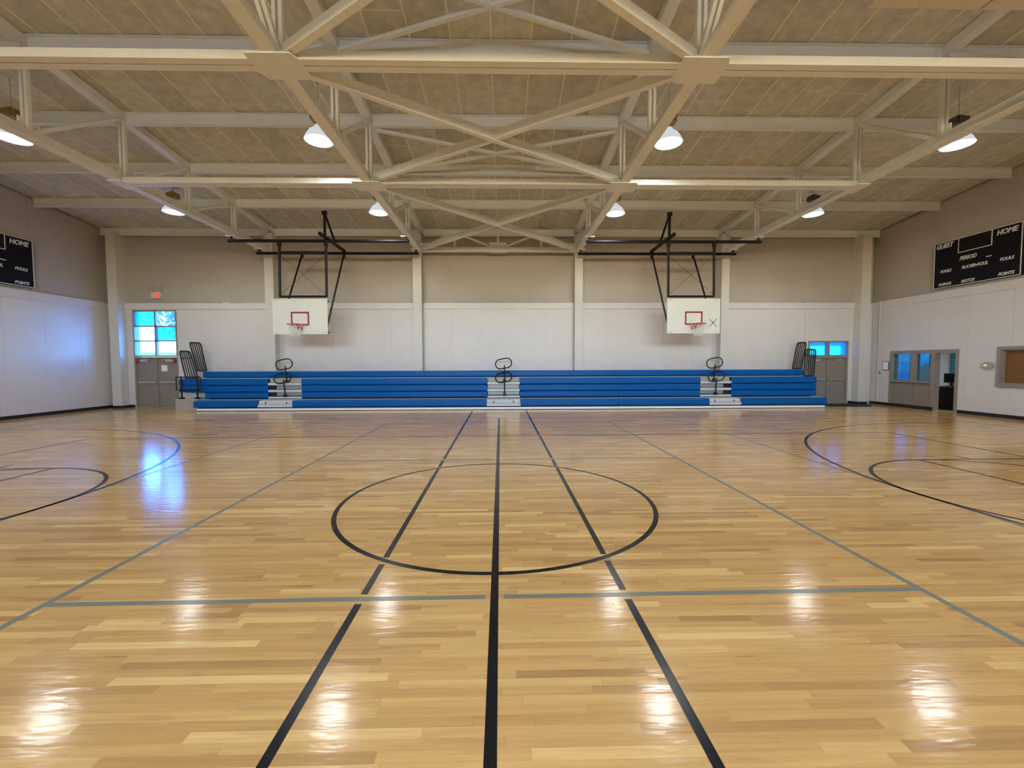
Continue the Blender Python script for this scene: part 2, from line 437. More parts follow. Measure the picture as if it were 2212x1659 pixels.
court_arc('center_circle', 0, 1.83, 0, 2*math.pi, 'line_black', Z2, 'black centre circle')
for y in (-2.134, 2.134):
    court_line('court_line', [((-3.05, y), (-.065, y), LW), ((.065, y), (3.05, y), LW)], 'line_grey', Z2, 'grey cross line')
for y in (-6.7, 6.7):
    court_line('court_line', [((-3.05, y), (3.05, y), LW)], 'line_grey', Z2, 'grey base line')
for y in (-4.5, 4.5):
    court_line('court_line', [((-9.0, y), (9.0, y), LW*.8)], 'line_black', Z2, 'thin dark volleyball sideline')
court_line('court_line', [((-12.7, 7.6), (12.7, 7.6), LW*.6)], 'line_black', Z1, 'thin dark far sideline')
court_line('court_line', [((-.10, 5.9), (.10, 5.9), .03)], 'line_black', Z1, 'small tick across the centre line')

# ------------------------------------------------------------------ walls
D1 = (-13.97, -12.33, 3.68)      # left door with tall window: x0, x1, top
D2 = (11.90, 13.50, 2.46)        # right door with low transom
OFF = (13.20, 15.60, 2.03)       # office front in the right wall: y0, y1, top
SHW = (10.30, 12.14, 0.89, 2.06) # shuttered hatch: y0, y1, z0, z1
T = 0.012                        # panel thickness
# far wall backing
b = MB()
yb0, yb1 = YF+T, YF+.30
b.box((XL-.3, yb0, 0), (D1[0], yb1, Z_LEDGE-.004)); b.box((D1[0], yb0, D1[2]), (D1[1], yb1, Z_LEDGE-.004))
b.box((D1[1], yb0, 0), (D2[0], yb1, Z_LEDGE-.004)); b.box((D2[0], yb0, D2[2]), (D2[1], yb1, Z_LEDGE-.004)); b.box((D2[1], yb0, 0), (XR+.3, yb1, Z_LEDGE-.004))
b.box((XL-.3, YF+SET+T, Z_LEDGE-.004), (XR+.3, yb1, 6.725))
wall_far = struct(b.build('wall_far', 'joint'), 'long far wall with painted panels above and behind the bleachers', 'wall')
def low_panels_x(x0, x1, n, parent, z0=0, z1=Z_LEDGE):
    w = (x1-x0)/n
    for i in range(n): MB().box((x0+i*w+.0015, YF, z0), (x0+(i+1)*w-.0015, YF+T, z1)).build('wall_panel', 'wall_low', parent)
def up_panels_x(x0, x1, n, parent):
    w = (x1-x0)/n
    for i in range(n): MB().box((x0+i*w+.001, YF+SET, Z_LEDGE), (x0+(i+1)*w-.001, YF+SET+T, 6.68)).build('upper_panel', 'wall_up', parent)
bx = [-14.9] + [-8.66, -3.20, 2.85, 8.42] + [14.5]
low_panels_x(-14.8, D1[0], 1, wall_far); low_panels_x(D1[0], D1[1], 1, wall_far, D1[2])
low_panels_x(D1[1], bx[1], 3, wall_far)
for i in (1, 2, 3): low_panels_x(bx[i], bx[i+1], 5, wall_far)
low_panels_x(bx[4], D2[0], 3, wall_far); low_panels_x(D2[0], D2[1], 1, wall_far, D2[2]); low_panels_x(D2[1], 14.4, 1, wall_far)
for i in range(5): up_panels_x(bx[i], bx[i+1], 5, wall_far)
# side walls with gable tops
def side_wall(name, x_low, sgn, label, opens):
    # sgn: outward direction in x
    b = MB()
    xa, xb = x_low + sgn*T, x_low + sgn*.32
    ys = sorted([YN, YF+.3] + [v for o_ in opens for v in o_[:2]])
    for ya, yb in zip(ys[:-1], ys[1:]):
        hit = [o_ for o_ in opens if o_[0] <= ya and yb <= o_[1]]
        if not hit: b.box((xa, ya, 0), (xb, yb, Z_LEDGE-.004))
        else:
            _, _, z0, z1 = hit[0]
            if z0 > 0: b.box((xa, ya, 0), (xb, yb, z0))
            b.box((xa, ya, z1), (xb, yb, Z_LEDGE-.004))
    prof = [(YN, Z_LEDGE-.004), (YF+.3, Z_LEDGE-.004), (YF+.3, deck(YF+.3)+.06), (RIDGE_Y, deck(RIDGE_Y)+.06), (YN, deck(YN)+.06)]
    b.prism_x(prof, x_low + sgn*(SET+T), xb)
    w = struct(b.build(name, 'joint'), label, 'wall')
    # panels
    edges = [YN] + [16.45 + .02 - 1.165*k for k in range(20, 0, -1)] + [YF]
    for ya, yb in zip(edges[:-1], edges[1:]):
        cuts = [(ya+.002, yb-.002, 0, Z_LEDGE)]
        for o0, o1, z0, z1 in opens:
            nc = []
            for ca, cb, za, zb in cuts:
                if cb <= o0 or ca >= o1 or (za, zb) != (0, Z_LEDGE): nc.append((ca, cb, za, zb)); continue
                if ca < o0: nc.append((ca, o0, 0, Z_LEDGE))
                if cb > o1: nc.append((o1, cb, 0, Z_LEDGE))
                ma, mb_ = max(ca, o0), min(cb, o1)
                nc.append((ma, mb_, z1, Z_LEDGE+0)) if z1 < Z_LEDGE else None
                if z0 > 0: nc.append((ma, mb_, 0, z0))
            cuts = nc
        for ca, cb, za, zb in cuts:
            if cb - ca > .02: MB().box((x_low, ca, za), (x_low+sgn*T, cb, zb)).build('wall_panel', 'wall_low', w)
    eu = [YN, -5.5, -3, -.5, 2, RIDGE_Y, 6.6, 9.05, 11.5, 13.95, YF+SET]
    for ya, yb in zip(eu[:-1], eu[1:]):
        MB().prism_x([(ya+.002, Z_LEDGE), (yb-.002, Z_LEDGE), (yb-.002, deck(yb)-.07), (ya+.002, deck(ya)-.07)], x_low+sgn*SET, x_low+sgn*(SET+T)).build('upper_panel', 'wall_up', w)
    return w
wall_left = side_wall('wall_left', XL, -1, 'left side wall in cream lower panels and beige upper part', [])
wall_right = side_wall('wall_right', XR, 1, 'right side wall with office front and shuttered hatch', [(OFF[0], OFF[1], 0, OFF[2]), (SHW[0], SHW[1], SHW[2], SHW[3])])
WN = (-7.2, 6.8, 4.4, 6.1)     # window band in the near wall
b = MB().box((XL-.3, YN-.2, 0), (XR+.3, YN, WN[2])).box((XL-.3, YN-.2, WN[3]), (XR+.3, YN, deck(YN)+.05))
b.box((XL-.3, YN-.2, WN[2]), (WN[0], YN, WN[3])).box((WN[1], YN-.2, WN[2]), (XR+.3, YN, WN[3]))
wall_near = struct(b.build('wall_near', 'wall_low'), 'painted near wall behind the camera with a band of windows', 'wall')
w = thing('window_5', (-.2, YN, WN[2]), 'wide band of clear windows in the wall behind the camera', 'window', kind='structure')
nw = 6; ww = (WN[1]-WN[0])/nw
b = MB(); b.box((WN[0], YN-.12, WN[2]), (WN[1], YN-.04, WN[2]+.06)).box((WN[0], YN-.12, WN[3]-.06), (WN[1], YN-.04, WN[3]))
for i in range(nw+1): b.box((WN[0]+i*ww-.03 if i else WN[0], YN-.12, WN[2]+.06), (WN[0]+i*ww+.03 if i < nw else WN[1], YN-.04, WN[3]-.06))
b.build('window_frame', 'frame_grey', w)
for i in range(nw): MB().box((WN[0]+i*ww+.03, YN-.085, WN[2]+.06), (WN[0]+(i+1)*ww-.03, YN-.078, WN[3]-.06)).build('pane', 'pane_plain', w)
# ledge trim bands
tn = 0
def trim(a, b_, label):
    global tn; tn += 1
    struct(MB().box(a, b_).build('trim_%d' % tn, 'wall_low'), label, 'trim')
segs = [(-14.2, -8.84), (-8.48, -3.38), (-3.02, 2.70), (3.00, 8.27), (8.57, 13.66)]
nm = ['over the left door', 'behind the left backboard', 'in the middle bay of the far wall', 'behind the right backboard', 'over the right door']
for (xa, xb), q in zip(segs, nm): trim((xa, YF-.04, 3.71), (xb, YF+.004, Z_LEDGE+.012), 'painted ledge board %s' % q)
trim((XL-.004, 2, 3.68), (XL+.022, YF-.24, Z_LEDGE+.012), 'painted ledge board along the left wall')
trim((XR-.022, 2, 3.68), (XR+.004, YF-.24, Z_LEDGE+.012), 'painted ledge board along the right wall')
# baseboards
struct(MB().box((XL-.004, YN, 0), (XL+.016, YF-.016, .105)).build('baseboard_left', 'baseboard'), 'black rubber baseboard along the left wall', 'baseboard')
bb = thing('baseboard_right', (XR, 13, 0), 'black rubber baseboard along the right wall', 'baseboard', kind='structure')
MB().box((XR-.016, YN, 0), (XR+.004, OFF[0]-.02, .105)).build('strip', 'baseboard', bb)
MB().box((XR-.016, 13.97, 0), (XR+.004, YF-.016, .105)).build('strip', 'baseboard', bb)
bb = thing('baseboard_far', (0, YF, 0), 'black rubber baseboard along the far wall', 'baseboard', kind='structure')
for xa, xb in ((-14.19, D1[0]-.03), (D1[1]+.05, 11.8), (D2[1]+.03, 13.64)): MB().box((xa, YF-.016, 0), (xb, YF+.004, .105)).build('strip', 'baseboard', bb)

# ------------------------------------------------------------------ ceiling: roof slab, deck panels, ribs
b = MB()
zt = .065
for ya, yb in ((RIDGE_Y, YF+.3), (YN-.2, RIDGE_Y)):
    b.prism_x([(ya, deck(ya)+zt), (yb, deck(yb)+zt), (yb, deck(yb)+.3), (ya, deck(ya)+.3)], XL-.35, XR+.35)
ceiling = struct(b.build('ceiling', 'roof'), 'low pitched roof deck of grey-brown fibre panels', 'ceiling')
PW = (XR - XL + .28) / 40; X0 = XL - .14
ANG = -math.atan(SLOPE)
rows_vis = [(6.163, 8.160), (8.160, 10.157), (10.157, 12.153), (12.153, 14.150), (14.150, YF+.14)]
pm = {}
for ya, yb in rows_vis:
    ln = round(yb-ya, 2)
    if ln not in pm:
        lm = (yb-ya) / math.cos(ANG) - .006
        pm[ln] = MB().box((-PW/2+.006, -lm/2, 0), (PW/2-.006, lm/2, .06)).mesh('ceiling_panel', 'deck')
    for i in range(40):
        yc_ = (ya+yb)/2
        inst('ceiling_panel', pm[ln], ceiling, (X0+(i+.5)*PW, yc_, deck(yc_)), (ANG, 0, 0))
        if random.random() < .22:
            yy = random.uniform(ya+.5, yb-.5)
            inst('cross_joint', pm.setdefault('cj', MB().box((-PW/2+.01, -.008, -.004), (PW/2-.01, .008, .002)).mesh('cross_joint', 'rib')), ceiling, (X0+(i+.5)*PW, yy, deck(yy)), (ANG, 0, 0))
b = MB()
for ya, yb in ((4.17, 6.163), (1.0, 4.17), (-2, 1.0), (-5, -2), (YN, -5)):
    for i in range(40):
        xa, xb = X0+i*PW+.006, X0+(i+1)*PW-.006
        b.prism_x([(ya+.003, deck(ya)), (yb-.003, deck(yb)), (yb-.003, deck(yb)+.06), (ya+.003, deck(ya)+.06)], xa, xb)
b.build('ceiling_panel_field', 'deck', ceiling, kind='stuff', label='fibre deck panels of the nearer roof')
lr = (YF+.14-RIDGE_Y)/math.cos(ANG)
rib_me = MB().box((-.014, -lr/2, -.010), (.014, lr/2, .03)).mesh('ceiling_rib', 'rib')
ym = (YF+.14+RIDGE_Y)/2
for i in range(1, 40): inst('ceiling_rib', rib_me, ceiling, (X0+i*PW, ym, deck(ym)), (ANG, 0, 0))

# ------------------------------------------------------------------ columns against the far wall
cw = .15
cl = [(-14.37, .17, 'square painted steel column in the far left corner'), (-8.66, .16, 'painted steel column behind the left backboard'), (-3.20, .16, 'painted steel column left of the middle aisle handrail'),
      (2.85, .15, 'painted steel column right of the middle aisle handrail'), (8.42, .15, 'painted steel column behind the right backboard'), (13.84, .18, 'square painted steel column in the far right corner')]
for x, w, lab in cl:
    c = thing('column', (x, 16.3, 0), lab, 'column', 'columns of the far wall')
    MB().box((x-w, 16.12, 0), (x+w, YF-.002, 3.715)).box((x-w, 16.12, 3.715), (x+w, YF+SET-.002, 6.465)).build('shaft', 'column', c)
    MB().box((x-w-.012, 16.108, 0), (x+w+.012, YF-.001, .10)).build('base_strip', 'baseboard', c)

# ------------------------------------------------------------------ roof steel
def ibeam(b, a, c, w, h, tf=.016, tw=.012):
    b.beam(a, c, w, tf, off=(0, -h/2+tf/2)); b.beam(a, c, w, tf, off=(0, h/2-tf/2)); b.beam(a, c, tw, h-2*tf)
tl = ['outer left roof truss between the two left lamp columns', 'inner left roof truss beside the left backboard frame', 'inner right roof truss beside the right backboard frame', 'outer right roof truss nearest the right scoreboard']
for x, lab in zip(TRUSS_X, tl):
    t = thing('roof_truss', (x, RIDGE_Y, CHORD_Z), 'cream painted steel ' + lab, 'roof truss', 'roof trusses')
    b = MB(); ybot0, ybot1 = 16.11, 2*RIDGE_Y-16.11
    b.box((x-.10, ybot1, CHORD_Z), (x+.10, ybot0, CHORD_Z+.018)); b.box((x-.045, ybot1, CHORD_Z+.018), (x+.045, ybot0, CHORD_Z+.20)); b.build('bottom_chord', 'steel', t)
    b = MB(); e = 16.40
    b.beam((x, e, deck(e)-.10), (x, RIDGE_Y, deck(RIDGE_Y)-.10), .20, .17); b.beam((x, RIDGE_Y, deck(RIDGE_Y)-.10), (x, 2*RIDGE_Y-e, deck(2*RIDGE_Y-e)-.10), .20, .17); b.build('top_chord', 'steel', t)
    for k in range(1, 12):
        y = PANEL_Y[k]; b = MB()
        for sx in (-1, 1): b.box((x+sx*.018, y-.035, CHORD_Z+.15), (x+sx*.068, y+.035, deck(y)-.15))
        b.build('vertical', 'steel', t)
    for k in range(0, 12):
        ya, yb = PANEL_Y[k], PANEL_Y[k+1]
        if k < 5 or k == 6: lo, hi = (x, yb+.08, CHORD_Z+.15), (x, ya-.10, deck(ya)-.20)
        else: lo, hi = (x, ya-.08, CHORD_Z+.15), (x, yb+.10, deck(yb)-.20)
        b = MB()
        for sx in (-1, 1): b.beam(lo, hi, .05, .07, off=(sx*.040, 0))
        b.build('diagonal', 'steel', t)
    for k in (3, 5):
        y = PANEL_Y[k]; w = .34 if abs(x) < 5 else .16; b = MB()
        prof = [(x-w, y-.27), (x+w*.8, y-.27), (x+w, y-.12), (x+w, y+.27), (x-w*.8, y+.27), (x-w, y+.12)]
        b.prism_z(prof, CHORD_Z-.018, CHORD_Z); b.build('gusset_plate', 'steel', t)
    for k in range(1, 6):
        y = PANEL_Y[k]; MB().box((x-.012, y-.15, CHORD_Z+.19), (x+.012, y+.22, CHORD_Z+.34)).build('node_plate', 'steel', t)
pn = ['eave purlin along the top of the far wall', 'second purlin from the far wall, crossing above the backboard frames', 'third purlin from the far wall', 'fourth purlin from the far wall, above the far row of cross struts', 'fifth purlin from the far wall, highest one in the picture', 'sixth purlin from the far wall, just above the picture', 'ridge purlin overhead']
for k in range(7):
    y = 16.40 if k == 0 else PANEL_Y[k]
    p = thing('purlin', (0, y, deck(y)-.27), 'cream steel ' + pn[k], 'purlin', 'roof purlins')
    ends = [XL-.14] + TRUSS_X + [XR+.14]
    for i in range(5):
        b = MB(); xa, xb = ends[i] + (.10 if i else 0), ends[i+1] - (.10 if i < 4 else 0)
        ibeam(b, (xa, y, deck(y)-.137), (xb, y, deck(y)-.137), .12, .265); b.build('beam_section', 'steel', p)
bay = [(TRUSS_X[0], TRUSS_X[1]), (TRUSS_X[1], TRUSS_X[2]), (TRUSS_X[2], TRUSS_X[3])]
bn = ['left bay', 'middle bay', 'right bay']
for k, q in ((3, 'far'), (5, 'near')):
    for (xa, xb), n_ in zip(bay, bn):
        b = MB(); y = PANEL_Y[k]
        
        for sg in (-1, 1):
            p0, p1 = (xa+.06, y, CHORD_Z+.06), (xb-.06, y, CHORD_Z+.06)
            b.beam(p0, p1, .118, .014, off=(sg*.068, -.053)); b.beam(p0, p1, .118, .014, off=(sg*.068, .053)); b.beam(p0, p1, .012, .092, off=(sg*.121, 0))
        tag(b.build('cross_strut', 'steel'), 'horizontal cream strut of the %s row spanning the %s' % (q, n_), 'strut', 'struts between the truss bottom chords')
# cross braces at bottom-chord level, middle bay
def brace(name, a, c, label, grp, w=.10, h=.19, dz=0, m='steel'):
    b = MB(); b.beam(a, c, w, .016, off=(0, -h/2+.008+dz)); b.beam(a, c, .02, h-.016, off=(0, .008+dz))
    return tag(b.build(name, m), label, 'brace', grp)
xl, xr = TRUSS_X[1]+.12, TRUSS_X[2]-.12
zb = CHORD_Z + .10
for ya, yb, q in ((PANEL_Y[5], PANEL_Y[3], 'large near'), (PANEL_Y[3], 16.05, 'far'), (PANEL_Y[7], PANEL_Y[5], 'overhead')):
    brace('cross_brace', (xl, ya+.12, zb), (xr, yb-.12, zb), 'cream diagonal of the %s ceiling X running from near left to far right' % q, 'diagonals of the ceiling X bracing')
    brace('cross_brace', (xl, yb-.12, zb+.02), (xr, ya+.12, zb+.02), 'cream diagonal of the %s ceiling X running from far left to near right' % q, 'diagonals of the ceiling X bracing')
for ka, kb, q in ((3, 2, 'behind the large ceiling X'), (5, 4, 'above the nearest strut')):
    for s_, d_ in ((1, 'rising to the left'), (-1, 'rising to the right')):
        ya, yb = PANEL_Y[ka]+.1, PANEL_Y[kb]-.1
        if s_ < 0: ya, yb = yb, ya
        za, zc = deck(ya)-.30, deck(yb)-.30
        b = MB(); b.beam((xl, ya, za), (xr, yb, zc), .075, .012); b.beam((xl, ya, za), (xr, yb, zc), .012, .06, off=(.03, .03))
        tag(b.build('roof_brace', 'steel'), 'thin roof-level brace %s, %s' % (q, d_), 'brace', 'thin braces just under the roof deck')
# bracing frame between the two middle columns
wf = thing('wall_bracing_frame', (-.15, 16.0, CHORD_Z), 'cream steel bracing frame between the two middle columns under the eave', 'bracing frame')
y = 16.00; xa, xb = -3.05, 2.70; zc = CHORD_Z+.07; zt_ = 6.42; xm = (xa+xb)/2; x1, x2 = xm-1.60, xm+1.60
b = MB(); ibeam(b, (xa, y, zc), (xb, y, zc), .16, .16); b.build('bottom_chord', 'steel', wf)
for p, q in (((xa+.15, zc+.10), (x1-.1, zt_)), ((x1+.1, zt_), (xm-.25, zc+.10)), ((xm+.25, zc+.10), (x2-.1, zt_)), ((x2+.1, zt_), (xb-.15, zc+.10))):
    MB().beam((p[0], y, p[1]), (q[0], y, q[1]), .05, .07).build('diagonal', 'steel', wf)
for x in (x1, xm, x2): MB().box((x-.035, y-.03, zc+.08), (x+.035, y+.03, zt_+.05)).build('vertical', 'steel', wf)
for x, w, z0, z1 in ((xm, .32, zc+.06, zc+.26), (x1, .34, zt_-.06, zt_+.11), (x2, .34, zt_-.06, zt_+.11), (xa+.2, .20, zc+.06, zc+.24), (xb-.2, .20, zc+.06, zc+.24)):
    MB().box((x-w, y-.045, z0), (x+w, y-.031, z1)).build('gusset_plate', 'steel', wf)
MB().box((xm-.32, y-.12, zc-.10), (xm+.32, y+.12, zc-.081)).build('splice_plate', 'steel', wf)

# ------------------------------------------------------------------ doors and windows
def leaf(parent, x0, x1, z1, hinge_left, closer_mat='chrome'):
    y = YF + .06
    l = MB().box((x0, y, .016), (x1, y+.045, z1)).build('door_leaf', 'door_grey', parent)
    MB().box((x0+.05, y-.055, .93), (x1-.05, y-.03, .975)).box((x0+.05, y-.03, .925), (x0+.10, y, .98)).box((x1-.10, y-.03, .925), (x1-.05, y, .98)).build('push_bar', 'chrome', l)
    cx = x0 + .12 if hinge_left else x1 - .12
    sg = 1 if hinge_left else -1
    MB().box((cx, y-.06, z1-.13), (cx+sg*.30, y, z1-.06)).box((cx+sg*.05, y-.09, z1-.05), (cx+sg*.40, y-.07, z1-.035)).build('door_closer', closer_mat, l)
    MB().box((x0-.06, YF+.01, 0), (x1+.022, YF+.14, .0155)).build('light_stop_bar', 'frame_grey', l)  # bar added to block daylight leaking under the leaf
    return l
def frame_rect(b, x0, x1, z0, z1, w, ya, yb, bottom=True):
    b.box((x0, ya, z0), (x0+w, yb, z1)); b.box((x1-w, ya, z0), (x1, yb, z1)); b.box((x0+w, ya, z1-w), (x1-w, yb, z1))
    if bottom: b.box((x0+w, ya, z0), (x1-w, yb, z0+w))
d = thing('door_1', (-13.15, YF, 0), 'grey double door under the tall bright window on the left', 'door', kind='structure')
x0, x1 = D1[0]+.004, D1[1]-.004; zd = 1.86
b = MB(); frame_rect(b, x0, x1, 0, zd+.055, .055, YF-.012, YF+.14, False); b.build('door_frame', 'frame_grey', d)
xm = (x0+x1)/2
leaf(d, x0+.06, xm-.022, zd, True); l = leaf(d, xm+.022, x1-.06, zd, False)
MB().box((xm-.018, YF+.02, 0), (xm+.018, YF+.11, zd)).build('center_post', 'door_grey', d)
for x in (x0+.12, x1-.12): MB().box((x-.05, YF-.03, zd-.16), (x+.05, YF+.03, zd-.02)).build('alarm_box', 'red_box', d)
w = thing('window_1', (-13.15, YF, 1.92), 'tall six-pane window glowing blue and white above the left door', 'window', kind='structure')
za, zb_ = 1.92, D1[2]-.004
b = MB(); frame_rect(b, x0, x1, za, zb_, .05, YF-.008, YF+.12); b.build('window_frame', 'frame_grey', w)
MB().box((xm-.03, YF+.01, za+.05), (xm+.03, YF+.12, zb_-.05)).build('mullion', 'frame_grey', w)
hz = (zb_-za-.10)/3
for i in (1, 2): MB().box((x0+.05, YF+.01, za+.05+i*hz-.022), (x1-.05, YF+.12, za+.05+i*hz+.022)).build('mullion', 'frame_grey', w)
pt = {(0, 2): 'pane_blue', (1, 2): 'pane_day_tint', (0, 1): 'pane_day_tint', (1, 1): 'pane_blue', (0, 0): 'pane_day_tint', (1, 0): 'pane_day_tint'}
for i in (0, 1):
    for j in range(3):
        xa = x0+.05 if i == 0 else xm+.03; xb = xm-.03 if i == 0 else x1-.05
        MB().box((xa, YF+.075, za+.05+j*hz+.0), (xb, YF+.083, za+.05+(j+1)*hz)).build('pane', pt[(i, j)], w, label='blue tinted pane' if pt[(i, j)] == 'pane_blue' else 'pane tinted for blue daylight')
d = thing('door_2', (12.7, YF, 0), 'grey double door under a two-pane transom on the right', 'door', kind='structure')
x0, x1 = D2[0]+.004, D2[1]-.004; zd = 1.80; xm = (x0+x1)/2
b = MB(); frame_rect(b, x0, x1, 0, zd+.05, .06, YF-.012, YF+.14, False); b.build('door_frame', 'frame_grey', d)
leaf(d, x0+.065, xm-.022, zd, True); leaf(d, xm+.022, x1-.065, zd, False)
MB().box((xm-.018, YF+.02, 0), (xm+.018, YF+.11, zd)).build('center_post', 'door_grey', d)
w = thing('window_2', (12.7, YF, 1.86), 'low transom window of two blue panes above the right door', 'window', kind='structure')
za, zb_ = 1.851, D2[2]-.004
b = MB(); frame_rect(b, x0, x1, za, zb_, .055, YF-.008, YF+.12); b.build('window_frame', 'frame_grey', w)
MB().box((xm-.06, YF-.004, za+.05), (xm+.06, YF+.12, zb_-.05)).build('mullion', 'frame_grey', w)
for xa, xb in ((x0+.055, xm-.06), (xm+.06, x1-.055)): MB().box((xa, YF+.075, za+.055), (xb, YF+.083, zb_-.055)).build('pane', 'pane_blue', w)

# office front in the right wall
w = thing('window_3', (XR, 14.8, 0), 'brown office front with two glass panes over solid panels beside an open doorway', 'window', kind='structure')
y0, y1, zt_ = OFF[0]+.004, OFF[1]-.004, OFF[2]-.004
xa, xb = XR-.025, XR+.16
b = MB(); b.box((xa, y0, 0), (xb, y0+.085, zt_)).box((xa, y1-.09, 0), (xb, y1, zt_)).box((xa, y0+.085, zt_-.12), (xb, y1-.09, zt_))
b.box((xa, 13.93, 0), (xb, 14.07, zt_-.12)); b.build('frame', 'frame_grey', w)
MB().box((xa, 14.62, .93), (xb, 14.78, zt_-.12)).build('mullion', 'frame_grey', w)
MB().box((xa-.05, 14.07, .90), (xb+.05, y1-.09, .965)).build('sill', 'frame_grey', w)
for ya, yb in ((14.07, 14.70), (14.70, y1-.09)): MB().box((xa+.03, ya+.006, .105), (xb-.03, yb-.006, .90)).build('lower_panel', 'door_grey', w)
MB().box((xa-.02, 13.94, 0), (xb, y1-.0, .105)).build('plinth', 'baseboard', w)
for ya, yb in ((14.07, 14.62), (14.78, y1-.09)): MB().box((XR+.07, ya, .965), (XR+.076, yb, zt_-.12)).build('pane', 'pane_office', w)
# shuttered hatch
w = thing('window_4', (XR, 11.2, SHW[2]), 'grey-framed serving hatch closed with a brown wooden shutter', 'window', kind='structure')
y0, y1, z0, z1 = SHW[0]+.004, SHW[1]-.004, SHW[2]+.004, SHW[3]-.004
b = MB(); fw = .085
for (ya, yb, za, zb_) in ((y0, y0+fw, z0, z1), (y1-fw, y1, z0, z1), (y0+fw, y1-fw, z1-fw, z1), (y0+fw, y1-fw, z0, z0+fw)): b.box((XR-.045, ya, za), (XR+.12, yb, zb_))
b.build('frame', 'frame_grey', w)
b = MB(); g = fw+.035
for (ya, yb, za, zb_) in ((y0+fw, y0+g, z0+fw, z1-fw), (y1-g, y1-fw, z0+fw, z1-fw), (y0+g, y1-g, z1-g, z1-fw), (y0+g, y1-g, z0+fw, z0+g)): b.box((XR+.0, ya, za), (XR+.12, yb, zb_))
b.build('inner_frame', 'frame_grey', w)
MB().box((XR+.085, y0+g, z0+g), (XR+.11, y1-g, z1-g)).build('shutter', 'shutter', w, label='brown wooden shutter board')
MB().cyl((XR+.085, 11.5, 1.45), (XR+.05, 11.5, 1.45), .018).build('knob', 'chrome', w)

# ------------------------------------------------------------------ office behind the right wall
OX0, OX1, OY0, OY1, OZ = XR+.33, XR+3.6, 12.5, 16.4, 2.55
off = thing('office_room', (OX0, OY0, 0), 'small office room seen through the doorway and glass on the right', 'room', kind='structure')
MB().box((XR-.0, OY0, -.05), (OX1, OY1, -.0005)).build('floor_slab', 'plywood', off)
MB().box((OX0, OY0, OZ), (OX1, OY1, OZ+.05)).build('ceiling_slab', 'office_wall', off)
MB().box((OX0-.3, OY0-.05, 0), (OX1, OY0, OZ)).build('side_wall', 'office_wall', off)
b = MB()
for xa, xb, za, zb_ in ((OX0-.3, 15.15, 0, OZ), (15.15, 15.98, 0, .85), (15.15, 15.98, 2.05, OZ), (15.98, 16.3, 0, OZ), (16.3, 16.75, 0, 1.45), (16.3, 16.75, 2.0, OZ), (16.75, OX1, 0, OZ)): b.box((xa, OY1, za), (xb, OY1+.05, zb_))
b.build('side_wall', 'office_teal', off)
MB().box((16.92, OY1-.12, 0), (17.35, OY1, OZ)).build('pilaster', 'paper', off)
MB().box((15.15, OY1+.02, .85), (15.98, OY1+.028, 2.05)).build('pane', 'pane_sky', off); MB().box((16.3, OY1+.02, 1.45), (16.75, OY1+.028, 2.0)).build('pane', 'pane_sky', off)
MB().box((17.55, OY1-.03, 1.0), (OX1-.1, OY1-.002, 2.0)).build('notice_board', 'seat_teal', off)
b = MB()                       # back wall with two window openings
for ya, yb, za, zb_ in ((OY0, 13.0, 0, OZ), (13.0, 14.0, 0, .95), (13.0, 14.0, 2.05, OZ), (14.0, 15.0, 0, OZ), (15.0, 16.2, 0, .80), (15.0, 16.2, 2.2, OZ), (16.2, OY1, 0, OZ)):
    b.box((OX1, ya, za), (OX1+.08, yb, zb_))
b.build('back_wall', 'office_wall', off)
MB().box((OX1+.02, 13.0, .95), (OX1+.028, 14.0, 2.05)).build('pane', 'pane_teal', off); MB().box((OX1+.02, 15.0, .80), (OX1+.028, 16.2, 2.2)).build('pane', 'pane_teal', off)
MB().box((OX0+.05, 14.9, 1.98), (OX0+.10, 16.3, 2.05)).build('valance', 'paper', off)
lp = thing('ceiling_light_panel', (OX0+1.5, 14.4, OZ-.03), 'white light panel on the office ceiling', 'light')
MB().box((OX0+1.0, 13.8, OZ-.028), (OX0+1.6, 15.0, OZ-.012)).build('diffuser', 'office_light', lp)
MB().box((OX0+.96, 13.76, OZ-.02), (OX0+1.64, 15.04, OZ-.001)).build('frame', 'paper', lp)
dk = thing('office_desk', (XR+1.2, 14.0, 0), 'dark brown desk with drawers just inside the office doorway', 'desk')
MB().box((XR+.62, 13.45, .74), (XR+1.5, 14.75, .78)).build('desk_top', 'desk_top', dk)
MB().box((XR+.68, 13.50, .02), (XR+1.44, 14.70, .74)).build('body', 'desk_dark', dk)
for z in (.10, .32, .54):
    dr = MB().box((XR+.665, 13.55, z), (XR+.68, 14.05, z+.19)).build('drawer', 'desk_dark', dk); MB().box((XR+.645, 13.72, z+.09), (XR+.665, 13.88, z+.11)).build('handle', 'chrome', dr)
j = thing('jar', (XR+.85, 13.98, .78), 'amber jar with white lid on the office desk', 'jar')
MB().lathe([(.001, 0), (.075, 0), (.08, .03), (.08, .17), (.06, .19), (.001, .19)], (XR+.85, 13.98, .78), 16).build('body', 'amber', j, True)
MB().lathe([(.001, .19), (.078, .19), (.078, .225), (.001, .225)], (XR+.85, 13.98, .78), 16).build('lid', 'paper', j)
mo = thing('monitor', (XR+1.15, 14.45, .78), 'black computer monitor seen through the right office pane', 'monitor')
MB().box((XR+1.10, 14.22, .90), (XR+1.13, 14.68, 1.22)).build('screen', 'plastic_black', mo)
MB().box((XR+1.12, 14.42, .79), (XR+1.16, 14.48, .95)).box((XR+1.05, 14.33, .78), (XR+1.25, 14.57, .795)).build('stand', 'plastic_black', mo)
ca = thing('document_tray', (XR+.95, 13.62, .78), 'low black tray at the front corner of the office desk', 'tray')
